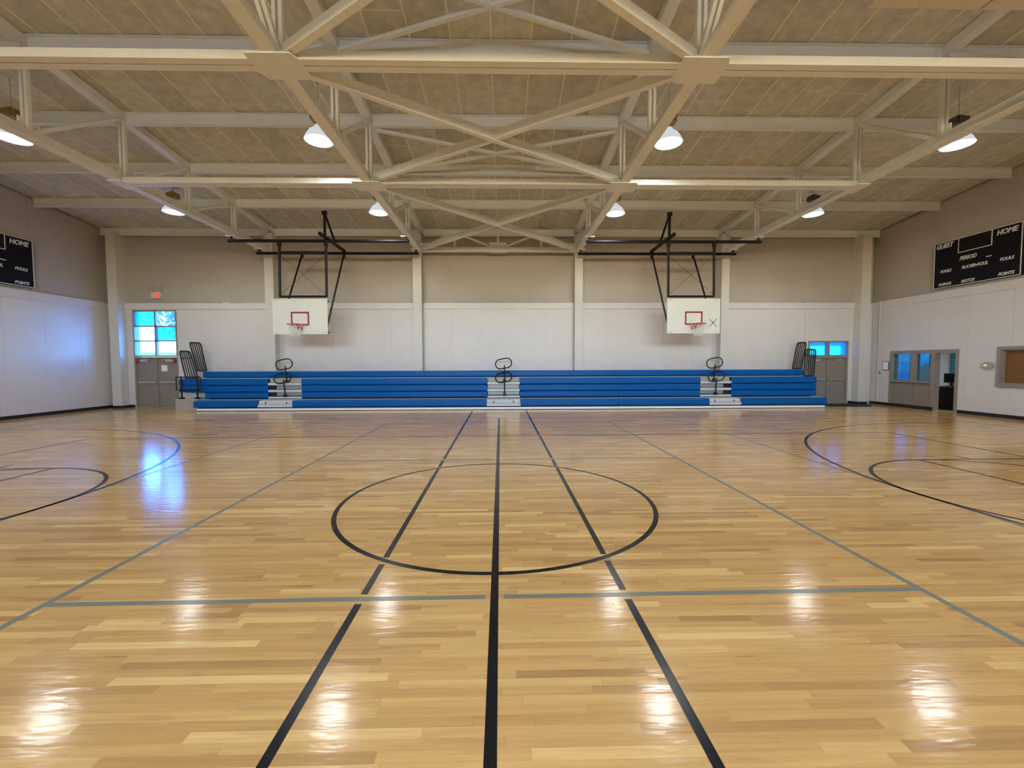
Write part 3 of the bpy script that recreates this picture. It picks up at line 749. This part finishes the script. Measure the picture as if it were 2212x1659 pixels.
MB().box((XR+.75, 13.50, .781), (XR+1.1, 13.76, .79)).box((XR+.75, 13.50, .79), (XR+.762, 13.76, .86)).box((XR+1.088, 13.50, .79), (XR+1.1, 13.76, .86)).box((XR+.762, 13.748, .79), (XR+1.088, 13.76, .86)).build('shell', 'plastic_black', ca)
MB().box((XR+.78, 13.53, .79), (XR+1.07, 13.73, .80)).build('paper_sheet', 'paper', ca)
wb = MB().lathe([(.001, .001), (.11, .001), (.135, .28), (.125, .28), (.10, .015), (.001, .015)], (XR+.48, 13.50, 0), 20).build('waste_bin', 'plastic_white', smooth=True)
tag(wb, 'white plastic waste bin on the floor of the office doorway', 'bin')
sg = MB().box((XR+.078, 14.20, 1.34), (XR+.082, 14.42, 1.56)).build('paper_notice', 'paper'); tag(sg, 'pale paper notice taped inside the right office pane', 'notice')

# ------------------------------------------------------------------ outdoors, seen through the panes
gr = struct(MB().box((-60, YF+.5, -.25), (60, 70, -.05)).build('ground', 'concrete'), 'pale pavement outside the far wall', 'ground')
struct(MB().box((-60, -60, -.25), (60, YN-.5, -.05)).build('ground', 'concrete'), 'pale yard outside the wall behind the camera', 'ground')
def tree(x, y, h, r, label):
    t = thing('tree', (x, y, -.05), label, 'tree', 'trees outside the windows')
    MB().tube([(x, y, -.05), (x+.1, y, h*.35), (x-.05, y+.1, h*.7)], .16, 8).build('trunk', 'bark', t, True)
    rnd = random.Random(int(x*10)); b = MB()
    for i in range(700):
        p = Vector((rnd.gauss(0, 1), rnd.gauss(0, 1), rnd.gauss(0, 1))).normalized() * (rnd.random()**.4) * r
        c = Vector((x, y, h*.72)) + Vector((p.x, p.y, p.z*.75)); u = Vector((rnd.gauss(0, 1), rnd.gauss(0, 1), rnd.gauss(0, 1))).normalized()
        v = u.cross(Vector((0, 0, 1))).normalized(); s_ = rnd.uniform(.12, .24)
        b._add([c+u*s_, c+v*s_*.6, c-u*s_, c-v*s_*.6+Vector((0, 0, .03))], [(0, 1, 2), (0, 2, 3)])
    b.build('foliage', 'leaf', t, kind='stuff')
tree(-16.2, 24, 5.6, 1.9, 'leafy green tree outside the tall left window')
tree(-21.5, 30, 6.5, 2.2, 'leafy green tree further off outside the left window')
cn = thing('canopy', (13, 19.5, 0), 'low white canopy outside the right door', 'canopy')
MB().box((9.5, YF+.6, 2.45), (17.5, 21.5, 2.60)).build('roof_slab', 'concrete', cn)
for x in (9.8, 17.2): MB().box((x-.08, 21.2, -.05), (x+.08, 21.36, 2.45)).build('post', 'concrete', cn)
hs = thing('building', (-30, 48, -.05), 'long pale building far outside the left window', 'building')
MB().box((-60, 46, -.05), (-18, 52, 2.6)).build('wall', 'concrete', hs); MB().box((-61, 45.5, 2.6), (-17.5, 52.5, 2.9)).build('roof', 'roof', hs)

# ================================================================== THINGS
# ------------------------------------------------------------------ high-bay lamps
LZ = 6.25
def make_lamp(ballast):
    root = thing('high_bay_lamp', (0, 0, 0), '', 'lamp', 'high-bay lamps under the roof')
    MB().lathe([(.285, -.012), (.292, 0), (.285, .012), (.26, .07), (.19, .18), (.11, .25), (.075, .27), (.075, .30), (.001, .30)], n=16).build('refractor', 'refractor', root, True)
    MB().lathe([(.001, .004), (.283, .004)], n=16).build('lens', 'lamp', root)
    MB().cyl((0, 0, .30), (0, 0, .40), .035, 10).build('neck', 'chrome', root)
    b = MB(); b.box((-.14, -.10, .40), (.14, .10, .56)).box((-.10, -.13, .42), (.10, .13, .54)).box((-.06, -.06, .56), (.06, .06, .60)); b.build('ballast_housing', ballast, root)
    return root
def lamp_light(o):
    l = bpy.data.lights.new('lamp_light', 'SPOT'); l.energy = SPOT_W; l.color = LAMP_RGB; l.shadow_soft_size = .27
    l.spot_size = math.radians(SPOT_CONE); l.spot_blend = SPOT_BLEND
    q = bpy.data.objects.new('lamp_light', l); COL.objects.link(q); q.parent = o; q.location = (0, 0, -.02)
lamp_a = make_lamp('ballast'); lamp_b = make_lamp('ballast_dark')
LXS = [(-10.0, 'far left'), (-3.80, 'middle left'), (3.50, 'middle right'), (9.72, 'far right')]
first = {'a': lamp_a, 'b': lamp_b}; used = set(); lamps = []
vis_lab = {(9.15, 0): 'large high-bay lamp at the left edge, above the left scoreboard', (9.15, 1): 'large high-bay lamp left of the ceiling X beside the inner left truss', (9.15, 2): 'large high-bay lamp right of the ceiling X beside the inner right truss', (9.15, 3): 'large high-bay lamp at the right edge, above the right scoreboard',
           (13.4, 0): 'smaller far high-bay lamp above and left of the left backboard frame', (13.4, 1): 'smaller far high-bay lamp above and right of the left backboard frame', (13.4, 2): 'smaller far high-bay lamp above and left of the right backboard frame', (13.4, 3): 'smaller far high-bay lamp with dark housing above and right of the right backboard frame'}
for ly in (9.15, 13.4, -0.81, -5.06):
    for i, (lx, q) in enumerate(LXS):
        kind = 'b' if (ly > 9 and i == 3) else 'a'
        if kind not in used: o = first[kind]; used.add(kind); o.location = (lx, ly, LZ)
        else: o = copy_tree(first[kind], (lx, ly, LZ))
        o['label'] = vis_lab.get((ly, i), 'high-bay lamp overhead in the %s lamp line, row %s' % (q, {-0.81: 'just behind the camera', -5.06: 'near the wall behind the camera'}.get(ly, '')))
        lamps.append((o, lx, ly))
for o, lx, ly in lamps:
    lamp_light(o)
    MB().cyl((lx, ly, LZ+.60), (lx, ly, deck(ly)-.005), .009, 6).build('hanger_rod', 'wire_grey', o)

# ------------------------------------------------------------------ ceiling duct at the top right
du = thing('air_duct', (6.6, 4.9, 6.0), 'cream sheet-metal air duct hung under the roof at the top right', 'duct')
for xa, xb in ((5.08, 6.0), (6.03, 6.62), (6.65, 8.1)): MB().box((xa, 4.60, 6.05), (xb, 5.46, 6.65)).build('duct_section', 'duct', du)
MB().box((4.52, 4.70, 6.0), (5.08, 5.40, 6.60)).build('end_box', 'duct', du)
MB().box((6.0, 4.61, 6.06), (6.03, 5.45, 6.64)).box((6.62, 4.61, 6.06), (6.65, 5.45, 6.64)).build('joint_band', 'joint', du)
for x in (5.3, 7.8):
    MB().cyl((x, 4.65, 6.64), (x, 4.65, deck(4.65)-.002), .01, 6).build('hanger', 'wire_grey', du)
    MB().cyl((x, 5.40, 6.64), (x, 5.40, deck(5.40)-.002), .01, 6).build('hanger', 'wire_grey', du)

# ------------------------------------------------------------------ basketball backstops
def backstop(xo, xi, bl, br, barf, barb, side, label):
    """xo/xi: outer and inner frame pipe; bl/br: board edges; bars: x ranges of the two carrying pipes"""
    YB, YFB, YBB, ZB = 13.90, 14.05, 15.60, 5.58
    t = thing('basketball_backstop', ((bl+br)/2, YB, 2.59), label, 'backstop', 'ceiling-hung basketball backstops')
    for (xa, xb), y in ((barf, YFB), (barb, YBB)):
        c = MB().cyl((xa, y, ZB), (xb, y, ZB), .052, 14).build('carrying_pipe', 'black_pipe', t, True)
        for x in (xa+.10, xb-.10):
            MB().cyl((x, y, ZB), (x, y, CHORD_Z-.03), .035, 10).build('hanger', 'black_pipe', c, True)
            MB().box((x-.17, y-.05, CHORD_Z-.035), (x+.17, y+.05, CHORD_Z-.001)).build('clamp', 'sign_white', c)
    for x in (xo, xi):
        MB().cyl((x, YFB, ZB), (x, YB+.10, 3.78), .040, 12).build('frame_pipe', 'black_pipe', t, True)
        MB().cyl((x, YFB-.005, ZB-.16), (x, YFB, ZB+.02), .062, 12).build('collar', 'black_pipe', t, True)
    MB().cyl((xo, YB+.10, 3.80), (xi, YB+.10, 3.80), .036, 12).build('frame_pipe', 'black_pipe', t, True)
    MB().box((min(xo, xi), YFB-.03, 5.16), (max(xo, xi), YFB+.03, 5.25)).build('cross_bar', 'black_pipe', t)
    b = MB(); b.cyl((xo, YFB, 5.15), (xi, YB+.10, 3.84), .006, 6).build('tension_wire', 'wire', t); b = MB(); b.cyl((xi, YFB, 5.15), (xo, YB+.10, 3.84), .006, 6).build('tension_wire', 'wire', t)
    for x in (xo, xi):
        MB().cyl((x, YBB, ZB-.03), (x, YB+.10, 2.86), .030, 10).build('back_brace', 'black_pipe', t, True)
        MB().cyl((x, YBB, ZB-.16), (x, YBB, ZB), .05, 10).build('collar', 'black_pipe', t, True)
    MB().cyl((xi, 13.58, ZB+.10), (xi, YBB+.06, ZB+.10), .060, 12).build('ridge_pipe', 'black_pipe', t, True)
    MB().cyl((xi, 13.98, ZB+.10), (xi, 13.98, 6.48), .042, 12).build('mast', 'black_pipe', t, True)
    MB().cyl((xi, 14.02, 6.42), (xi, 14.86, ZB+.12), .036, 12).build('mast_stay', 'black_pipe', t, True)
    MB().box((xi-.07, 13.93, 6.38), (xi+.07, 14.03, 6.50)).build('mast_head', 'black_pipe', t)
    # board
    zb0, zb1 = 2.585, 3.715
    bd = MB().box((bl, YB, zb0), (br, YB+.045, zb1)).build('backboard', 'board_white', t)
    cx = (bl+br)/2
    def ring(b, x0, x1, z0, z1, w, y0, y1):
        b.box((x0, y0, z0), (x0+w, y1, z1)); b.box((x1-w, y0, z0), (x1, y1, z1)); b.box((x0+w, y0, z1-w), (x1-w, y1, z1)); b.box((x0+w, y0, z0), (x1-w, y1, z0+w))
    b = MB(); ring(b, cx-.29, cx+.29, 2.865, 3.30, .05, YB-.003, YB+.001); b.build('target_square', 'red_paint', bd, label='dark red painted target square')
    for x in (bl+.06, bl+.14, br-.14, br-.06):
        for z in (zb0+.055, zb1-.055): MB().cyl((x, YB-.006, z), (x, YB+.002, z), .014, 8).build('bolt', 'bolt', bd)
    for z in (zb0+.05, zb1-.08): MB().box((bl+.02, YB+.046, z-.03), (br+.02 if side < 0 else br-.02, YB+.09, z+.03)).build('back_rail', 'black_pipe', bd)
    if side > 0:
        b = MB()
        for s_ in (1, -1): b.beam((br-.17-.14, YB-.0015, 2.94-s_*.14), (br-.17+.14, YB-.0015, 2.94+s_*.14), .003, .035, up=(0, 1, 0)) if False else b._add([(br-.23+dx*.13+ox, YB-.002, 2.93+s_*dx*.13+oz) for dx, ox, oz in ((-1, -.014, s_*.014), (-1, .014, -s_*.014), (1, .014, -s_*.014), (1, -.014, s_*.014))], [(0, 1, 2, 3)])
        b.build('tape_cross', 'tape', bd, label='faded grey tape cross')
    # rim
    rz = 2.868; rr = .222; cy = YB-.14-rr
    rm = MB().tube([(cx+rr*math.cos(a), cy+rr*math.sin(a), rz) for a in [2*math.pi*i/32 for i in range(32)]], .0115, 8, True).build('rim', 'rim_red', t, True, label='red steel rim')
    b = MB(); b.box((cx-.075, YB-.02, rz-.15), (cx+.075, YB, rz+.03)); b.box((cx-.07, YB-.15, rz-.012), (cx+.07, YB-.02, rz+.008)); b.beam((cx-.05, YB-.02, rz-.13), (cx-.05, YB-.15, rz-.015), .02, .05); b.beam((cx+.05, YB-.02, rz-.13), (cx+.05, YB-.15, rz-.015), .02, .05)
    b.build('rim_bracket', 'rim_red', rm)
    b = MB()
    for s_ in (-1, 1): b.cyl((cx+s_*.05, YB-.03, rz-.12), (cx+s_*.17, cy-.10, rz-.008), .005, 6)
    b.build('rim_stay', 'wire', rm)
    b = MB(); n = 12; prof = [(rr*.98, rz-.01), (rr*.86, rz-.10), (rr*.70, rz-.20), (rr*.58, rz-.30), (rr*.56, rz-.38)]
    for i in range(n):
        for s_ in (-1, 1):
            b.tube([(cx+r_*math.cos(2*math.pi*(i+s_*.5*k)/n), cy+r_*math.sin(2*math.pi*(i+s_*.5*k)/n), z_) for k, (r_, z_) in enumerate(prof)], .004, 5)
    b.build('net', 'net', rm, label='thin white cord net')
    return t
backstop(-7.18, -5.69, -7.385, -5.645, (-8.80, -3.02), (-8.78, -3.02), -1, 'left basketball backstop with white board on black pipe frame')
backstop(6.93, 5.42, 5.36, 7.10, (2.72, 8.50), (2.72, 8.50), 1, 'right basketball backstop whose white board bears a faded grey cross')

# ------------------------------------------------------------------ bleachers
bl = thing('bleachers', (.4, 15.7, 0), 'long retracted blue bench bleachers with three grey stair aisles', 'bleachers')
AIS = [(-8.54, -7.34), (-.59, .60), (7.30, 8.46)]
def seat_prof(yf, z0, z1, dep):
    return [(yf+.035, z0), (yf+.008, z0+.02), (yf, z0+.05), (yf, z1-.045), (yf+.012, z1-.016), (yf+.04, z1), (yf+dep, z1), (yf+dep, z1-.03), (yf+.06, z1-.04), (yf+.06, z0)]
def seats(z0, z1, yf, xa, xb, cuts, dep=.27, n_split=0):
    xs = [xa]
    for c0, c1 in AIS:
        if xa < c0: xs += [c0, c1]
    xs.append(xb)
    for i in range(0, len(xs), 2):
        pts = [xs[i]] + [c for c in cuts if xs[i] < c < xs[i+1]] + [xs[i+1]]
        for p, q in zip(pts[:-1], pts[1:]):
            MB().prism_x(seat_prof(yf, z0, z1, dep), p+.004, q-.004).build('bench_seat', 'seat_blue', bl)
Y1, Y2, Y5 = 14.90, 15.62, 15.86
seats(.125, .360, Y1, -10.72, 11.52, [-4.06, -2.34, 2.35, 4.07], .30)
seats(.385, .602, Y2+.024, -10.82, 11.68, [-4.28, 4.28])
seats(.612, .848, Y2+.012, -11.72, 11.66, [-4.28, 4.28])
seats(.858, 1.100, Y2, -11.72, 11.66, [-4.28, 4.28])
# top row is not cut by the aisles
for p, q in ((-11.02, -4.30), (-4.30, 4.30), (4.30, 11.32)): MB().prism_x(seat_prof(Y5, 1.135, 1.36, .23), p+.004, q-.004).build('bench_seat', 'seat_blue', bl)
# footboards, kick plates, dark fill for the shade inside
MB().box((-10.80, Y1+.22, .335), (11.55, Y2+.05, .352)).build('footboard', 'foot', bl)
MB().box((-11.70, Y2+.20, 1.100), (11.62, 16.10, 1.118)).build('footboard', 'foot', bl)
for p, q in ((-10.62, -4.06), (-4.06, -2.34), (-2.34, 2.35), (2.35, 4.07), (4.07, 11.46)): MB().box((p+.003, Y1+.015, .018), (q-.003, Y1+.035, .092)).build('kick_plate', 'alu_light', bl)
MB().box((-10.6, Y1+.05, .0), (11.44, Y2+.12, .12)).build('shade_fill', 'gap_shade', bl)  # solid near-black boxes painted in place of the shade under the seats
MB().box((-10.75, Y2+.16, .0), (11.5, 16.09, 1.085)).build('shade_fill', 'gap_shade', bl)
MB().box((-10.70, Y1+.12, .12), (11.46, Y2+.10, .333)).build('shade_fill', 'gap_shade', bl)
MB().box((-10.98, 15.99, 1.12), (11.25, 16.09, 1.34)).build('shade_fill', 'gap_shade', bl)
for x0, x1 in ((-11.60, -10.83), (11.53, 11.60)):
    MB().box((x0, Y2-.35, .0), (x1, 16.35, .375)).build('end_panel', 'plywood', bl)
MB().box((-11.62, Y2-.37, .375), (-10.83, Y2+.10, .395)).build('end_cap', 'foot', bl)
MB().box((-11.60, 15.95, .395), (-10.83, 16.35, .60)).build('end_panel', 'office_wall', bl)
for i, (c0, c1) in enumerate(AIS):
    a = bl
    # stair treads in the aisle
    for z0, z1 in ((.375, .440), (.610, .690), (.860, .945)):
        MB().box((c0+.004, Y2+.0, z0), (c1-.004, Y2+.30, z1)).build('stair_tread', 'stair', a)
    for z0, z1 in ((.472, .600), (.706, .850)):
        MB().box((c0+.02, Y2+.12, z0), (c1-.02, Y2+.15, z1)).build('stair_riser', 'alu', a)
    if i != 1:
        for z0, z1 in ((.476, .596), (.710, .846)):
            xa = c0+.03 if i == 0 else c1-.25
            MB().box((xa, Y2+.105, z0), (xa+.22, Y2+.119, z1)).build('riser_hole_shade', 'gap_shade', a)  # black plate before the riser, painted as the shade of a hole
    MB().box((c0+.004, Y2+.145, .955), (c1-.004, Y2+.155, 1.095)).build('stair_back', 'plywood', a)
    MB().box((c0+.004, Y1+.10, .235), (c1-.004, Y1+.60, .345)).build('front_step', 'stair', a)
    b = MB().box((c0-.03, Y1+.035, .128), (c1+.03, Y1+.34, .225)); b.build('front_step', 'stair', a)
    b = MB()
    for x in (c0+.24, c1-.24): b.box((x-.02, Y1+.02, .135), (x+.02, Y1+.034, .20)).box((x-.02, Y1+.10, .20), (x+.02, Y1+.13, .30))
    b.build('step_bracket', 'sign_white', a)

# aisle handrails
def stadium(cx, y, cz, w, h, tilt, n=10):
    pts = []; r = h/2; hw = w/2 - r
    for i in range(n+1): q = -math.pi/2 + math.pi*i/n; pts.append((hw + r*math.cos(q), r*math.sin(q)))
    for i in range(n+1): q = math.pi/2 + math.pi*i/n; pts.append((-hw + r*math.cos(q), r*math.sin(q)))
    c, s_ = math.cos(tilt), math.sin(tilt)
    return [(cx + c*p - s_*q, y, cz + s_*p + c*q) for p, q in pts]
an = ['left', 'middle', 'right']
for i, (x, lean) in enumerate(((-7.93, -.025), (.04, 0.0), (7.86, .025))):
    for zb, zt_, y, lv in ((.44, 1.06, Y2-.03, 'lower'), (.945, 1.56, Y2+.12, 'upper')):
        r = thing('aisle_handrail', (x, y, zb), '%s black loop handrail in the %s stair aisle of the bleachers' % (lv, an[i]), 'handrail', 'black loop handrails in the aisles')
        k = 1 if lv == 'lower' else 1.01
        MB().cyl((x-lean*.6, y, zb), (x+lean*1.2, y, zt_), .022, 10).build('post', 'black_pipe', r, True)
        MB().box((x-.05-lean*.6, y-.045, zb), (x+.05-lean*.6, y+.045, zb+.09)).build('socket', 'black_pipe', r)
        MB().tube(stadium(x-.03+lean, y-.03, zt_+.06, .60, .35, .19), .021, 8, True).build('loop', 'black_pipe', r, True)
# end guard rails
def guard(name, pts, y, bars, label, rail=None):
    """pts: TL, TR, BR, BL (x,z) of a leaning barred panel"""
    g = thing(name, ((pts[2][0]+pts[3][0])/2, y, pts[3][1]), label, 'guard rail', 'black guard rails at the bleacher ends')
    TL, TR, BR, BL = [Vector((p[0], y, p[1])) for p in pts]
    c = .10; dl = (BL-TL).normalized(); dr = (BR-TR).normalized(); du_ = (TR-TL).normalized()
    path = [BL, TL+dl*c, TL+dl*c*.35+du_*c*.10, TL+du_*c*.35+dl*.0, TR-du_*c*.35, TR+dr*c*.35-du_*c*.10, TR+dr*c, BR]
    MB().tube(path, .025, 8).build('rail_frame', 'black_pipe', g, True)
    MB().cyl(BL, BR, .017, 8).build('bottom_rail', 'black_pipe', g, True)
    for k in range(1, bars+1):
        q = k/(bars+1); MB().cyl(TL.lerp(TR, q), BL.lerp(BR, q), .018, 8).build('bar', 'black_pipe', g, True)
    if rail is not None:
        MB().cyl(TL.lerp(BL, rail), TR.lerp(BR, rail), .016, 8).build('mid_rail', 'black_pipe', g, True)
    return g
guard('guard_rail', [(-11.52, 2.43), (-11.13, 2.41), (-10.94, 1.385), (-11.26, 1.385)], 15.95, 4, 'tall black barred guard rail standing at the left end of the top bench')
guard('guard_rail', [(-11.74, 2.11), (-11.37, 2.09), (-11.12, 1.12), (-11.55, 1.12)], 15.74, 4, 'short black barred guard rail standing behind the left end posts', .25)
g = thing('end_post_rail', (-11.3, 15.42, .395), 'black two-post rail in front of the left end of the bleachers', 'rail')
for x in (-11.48, -10.93):
    MB().cyl((x, 15.42, .395), (x, 15.42, 1.17), .03, 10).build('post', 'black_pipe', g, True); MB().box((x-.065, 15.36, .395), (x+.065, 15.48, .45)).build('foot', 'black_pipe', g)
MB().tube([(-11.66, 15.42, .70), (-11.66, 15.42, 1.15), (-11.64, 15.42, 1.18), (-10.82, 15.42, 1.18), (-10.80, 15.42, 1.15), (-10.80, 15.42, .70)], .018, 8).build('rail_frame', 'black_pipe', g, True)
MB().cyl((-11.66, 15.42, .72), (-10.80, 15.42, .72), .015, 8).build('rail_bar', 'black_pipe', g, True)
guard('guard_rail', [(11.12, 2.36), (11.46, 2.38), (11.30, 1.385), (10.96, 1.385)], 15.95, 4, 'tall black barred guard rail standing at the right end of the top bench')
guard('guard_rail', [(11.30, 2.12), (11.68, 2.09), (11.62, 1.12), (11.26, 1.12)], 15.74, 4, 'short black barred guard rail in front of the right transom window', .22)

# ------------------------------------------------------------------ scoreboards
def scoreboard(x, sgn, y_left, y_right, label):
    """sgn: direction the face looks along x; y_left is the viewer's left edge"""
    z0, z1 = 4.05, 5.53; xf = x + sgn*.10
    s = thing('scoreboard', (x, (y_left+y_right)/2, z0), label, 'scoreboard', 'wall scoreboards')
    u = Vector((0, 1 if y_right > y_left else -1, 0)); v = Vector((0, 0, 1)); W = abs(y_right-y_left); H = z1-z0
    P = lambda a, q, d=0: Vector((xf + sgn*d, y_left + u.y*a*W, z1 - q*H))
    def plate(b, a0, a1, q0, q1, d0, d1): p, q = P(a0, q0, d0), P(a1, q1, d1); b.box(p, q); return b
    MB().box((x, min(y_left, y_right), z0), (xf, max(y_left, y_right), z1)).build('cabinet', 'sign_black', s)
    b = MB(); e = .009
    plate(b, 0, 1, 0, e*1.6, 0, .012); plate(b, 0, 1, 1-e*1.6, 1, 0, .012); plate(b, 0, e, e*1.6, 1-e*1.6, 0, .012); plate(b, 1-e, 1, e*1.6, 1-e*1.6, 0, .012)
    b.build('edge_trim', 'sign_white', s)
    plate(MB(), .315, .685, .015, .30, 0, .006).build('clock_window', 'sign_panel', s)
    b = MB(); t_ = .011
    plate(b, .305, .315, .0145, .315, 0, .011); plate(b, .685, .695, .0145, .315, 0, .011); plate(b, .315, .685, .30, .316, 0, .011); b.build('clock_frame', 'sign_white', s)
    for txt, a0, a1, q, h in (('GUEST', .03, .25, .085, .105), ('HOME', .74, .96, .105, .105), ('PERIOD', .33, .53, .44, .085), ('PLAYER\u2022FOUL', .36, .66, .64, .07),
                              ('FOULS', .09, .235, .64, .065), ('FOULS', .785, .93, .64, .065), ('POINTS', .075, .24, .925, .065), ('POINTS', .775, .94, .925, .065), ('MATCH', .36, .52, .93, .065)):
        lettering('lettering', txt, (a1-a0)*W, h*H, P((a0+a1)/2, q, .004), u, v, 'sign_white', s)
    b = MB(); plate(b, .635, .695, .51, .53, 0, .004).build('small_label', 'sign_white', s)
    return s
scoreboard(XR+SET, -1, 14.16, 11.73, 'black scoreboard on the right wall above the office front')
scoreboard(XL-SET, 1, 11.50, 13.95, 'black scoreboard cut by the left edge of the picture')

# ------------------------------------------------------------------ small things on the walls
yu = YF+SET
ex = thing('exit_sign', (-13.11, yu, 4.12), 'red lit EXIT sign in a wire cage above the left door', 'exit sign')
MB().box((-13.30, yu-.07, 4.13), (-12.94, yu, 4.36)).build('housing', 'sign_white', ex)
MB().box((-13.22, yu-.075, 4.165), (-12.99, yu-.07, 4.33)).build('face', 'exit_red', ex)
lettering('lettering', 'EXIT', .19, .12, (-13.105, yu-.077, 4.247), (1, 0, 0), (0, 0, 1), 'sign_white', ex, shear=0, bold=.02)
for x in (-13.27, -12.95): MB().lathe([(.001, 0), (.04, 0), (.055, .05), (.001, .06)], (x, yu-.06, 4.40), 12).build('emergency_head', 'chrome', ex, True)
b = MB()
for z in (4.05, 4.58): b.tube([(-13.42, yu, z), (-13.40, yu-.16, z), (-12.82, yu-.16, z), (-12.80, yu, z)], .004, 5)
for x in (-13.40, -13.25, -13.11, -12.97, -12.82): b.tube([(x, yu-.16, 4.05), (x, yu-.16, 4.58)], .004, 5)
b.build('wire_cage', 'wire_grey', ex)
MB().cyl((-13.05, yu-.02, 3.94), (-13.05, yu-.02, 4.13), .012, 8).build('conduit', 'wire_grey', ex)
nt_ = MB().box((-13.01, YF+.052, 1.37), (-12.79, YF+.058, 1.60)).build('paper_notice', 'paper'); tag(nt_, 'white paper notice taped to the left double door', 'notice')
cd = thing('conduit', (11.74, YF-.02, 2.45), 'thin vertical conduit on the far wall beside the right door', 'conduit')
MB().cyl((11.74, YF-.035, 2.2), (11.74, YF-.035, 4.0), .014, 8).build('pipe', 'column', cd, True); MB().box((11.70, YF-.05, 3.30), (11.78, YF-.022, 3.34)).build('strap', 'column', cd)
MB().box((11.70, YF-.05, 3.94), (11.78, YF+.0, 4.02)).build('junction_box', 'wire_grey', cd)
cd = thing('conduit', (XR-.02, 16.08, .105), 'thin vertical conduit beside the far right corner column', 'conduit')
MB().cyl((XR-.03, 16.08, .15), (XR-.03, 16.08, 3.95), .016, 8).build('pipe', 'column', cd, True); MB().box((XR-.06, 16.04, 2.55), (XR, 16.12, 2.65)).build('junction_box', 'column', cd); MB().box((XR-.06, 16.04, 1.40), (XR, 16.12, 1.47)).build('junction_box', 'column', cd)
fr = thing('framed_notice', (XR, 15.76, 1.32), 'small dark-framed notice beside the brown office front', 'notice')
MB().box((XR-.022, 15.63, 1.32), (XR, 15.90, 1.65)).build('frame', 'frame_blue', fr); MB().box((XR-.026, 15.655, 1.345), (XR-.021, 15.875, 1.625)).build('sheet', 'paper', fr)
sw = thing('light_switch', (XR, 16.0, 1.16), 'small dark switch plate near the far right corner', 'switch')
MB().box((XR-.012, 15.97, 1.15), (XR, 16.06, 1.27)).build('plate', 'unit_grey', sw); MB().box((XR-.022, 16.0, 1.19), (XR-.011, 16.03, 1.23)).build('toggle', 'plastic_black', sw)
un = thing('emergency_light', (XR, 12.36, 1.42), 'oval grey wall unit with a small yellow-green light beside the hatch', 'wall light')
prof = [(12.36+.15*math.cos(a), 1.52+.10*math.sin(a)) for a in [2*math.pi*i/20 for i in range(20)]]
MB().prism_x(prof, XR-.075, XR).build('housing', 'unit_grey', un, True)
MB().box((XR-.082, 12.36, 1.49), (XR-.074, 12.44, 1.55)).build('indicator', 'unit_light', un, label='glowing yellow-green lens')
mt = MB().prism_z([(12.0, 15.35), (13.55, 15.35), (13.95, 15.9), (13.62, 16.40), (12.0, 16.40)], .0018, .014).build('door_mat', 'mat_black'); tag(mt, 'flat black mat on the floor before the right double door', 'mat')
br_ = thing('ledge_bracket', (-9.95, YF, 3.93), 'small metal bracket lying on the ledge near the left door', 'bracket')
MB().box((-10.6, YF+.03, 3.932), (-10.35, YF+.06, 3.965)).build('plate', 'sign_white', br_); MB().cyl((-11.2, YF+.05, 3.942), (-9.9, YF+.05, 3.942), .009, 6).build('rod', 'wire', br_)
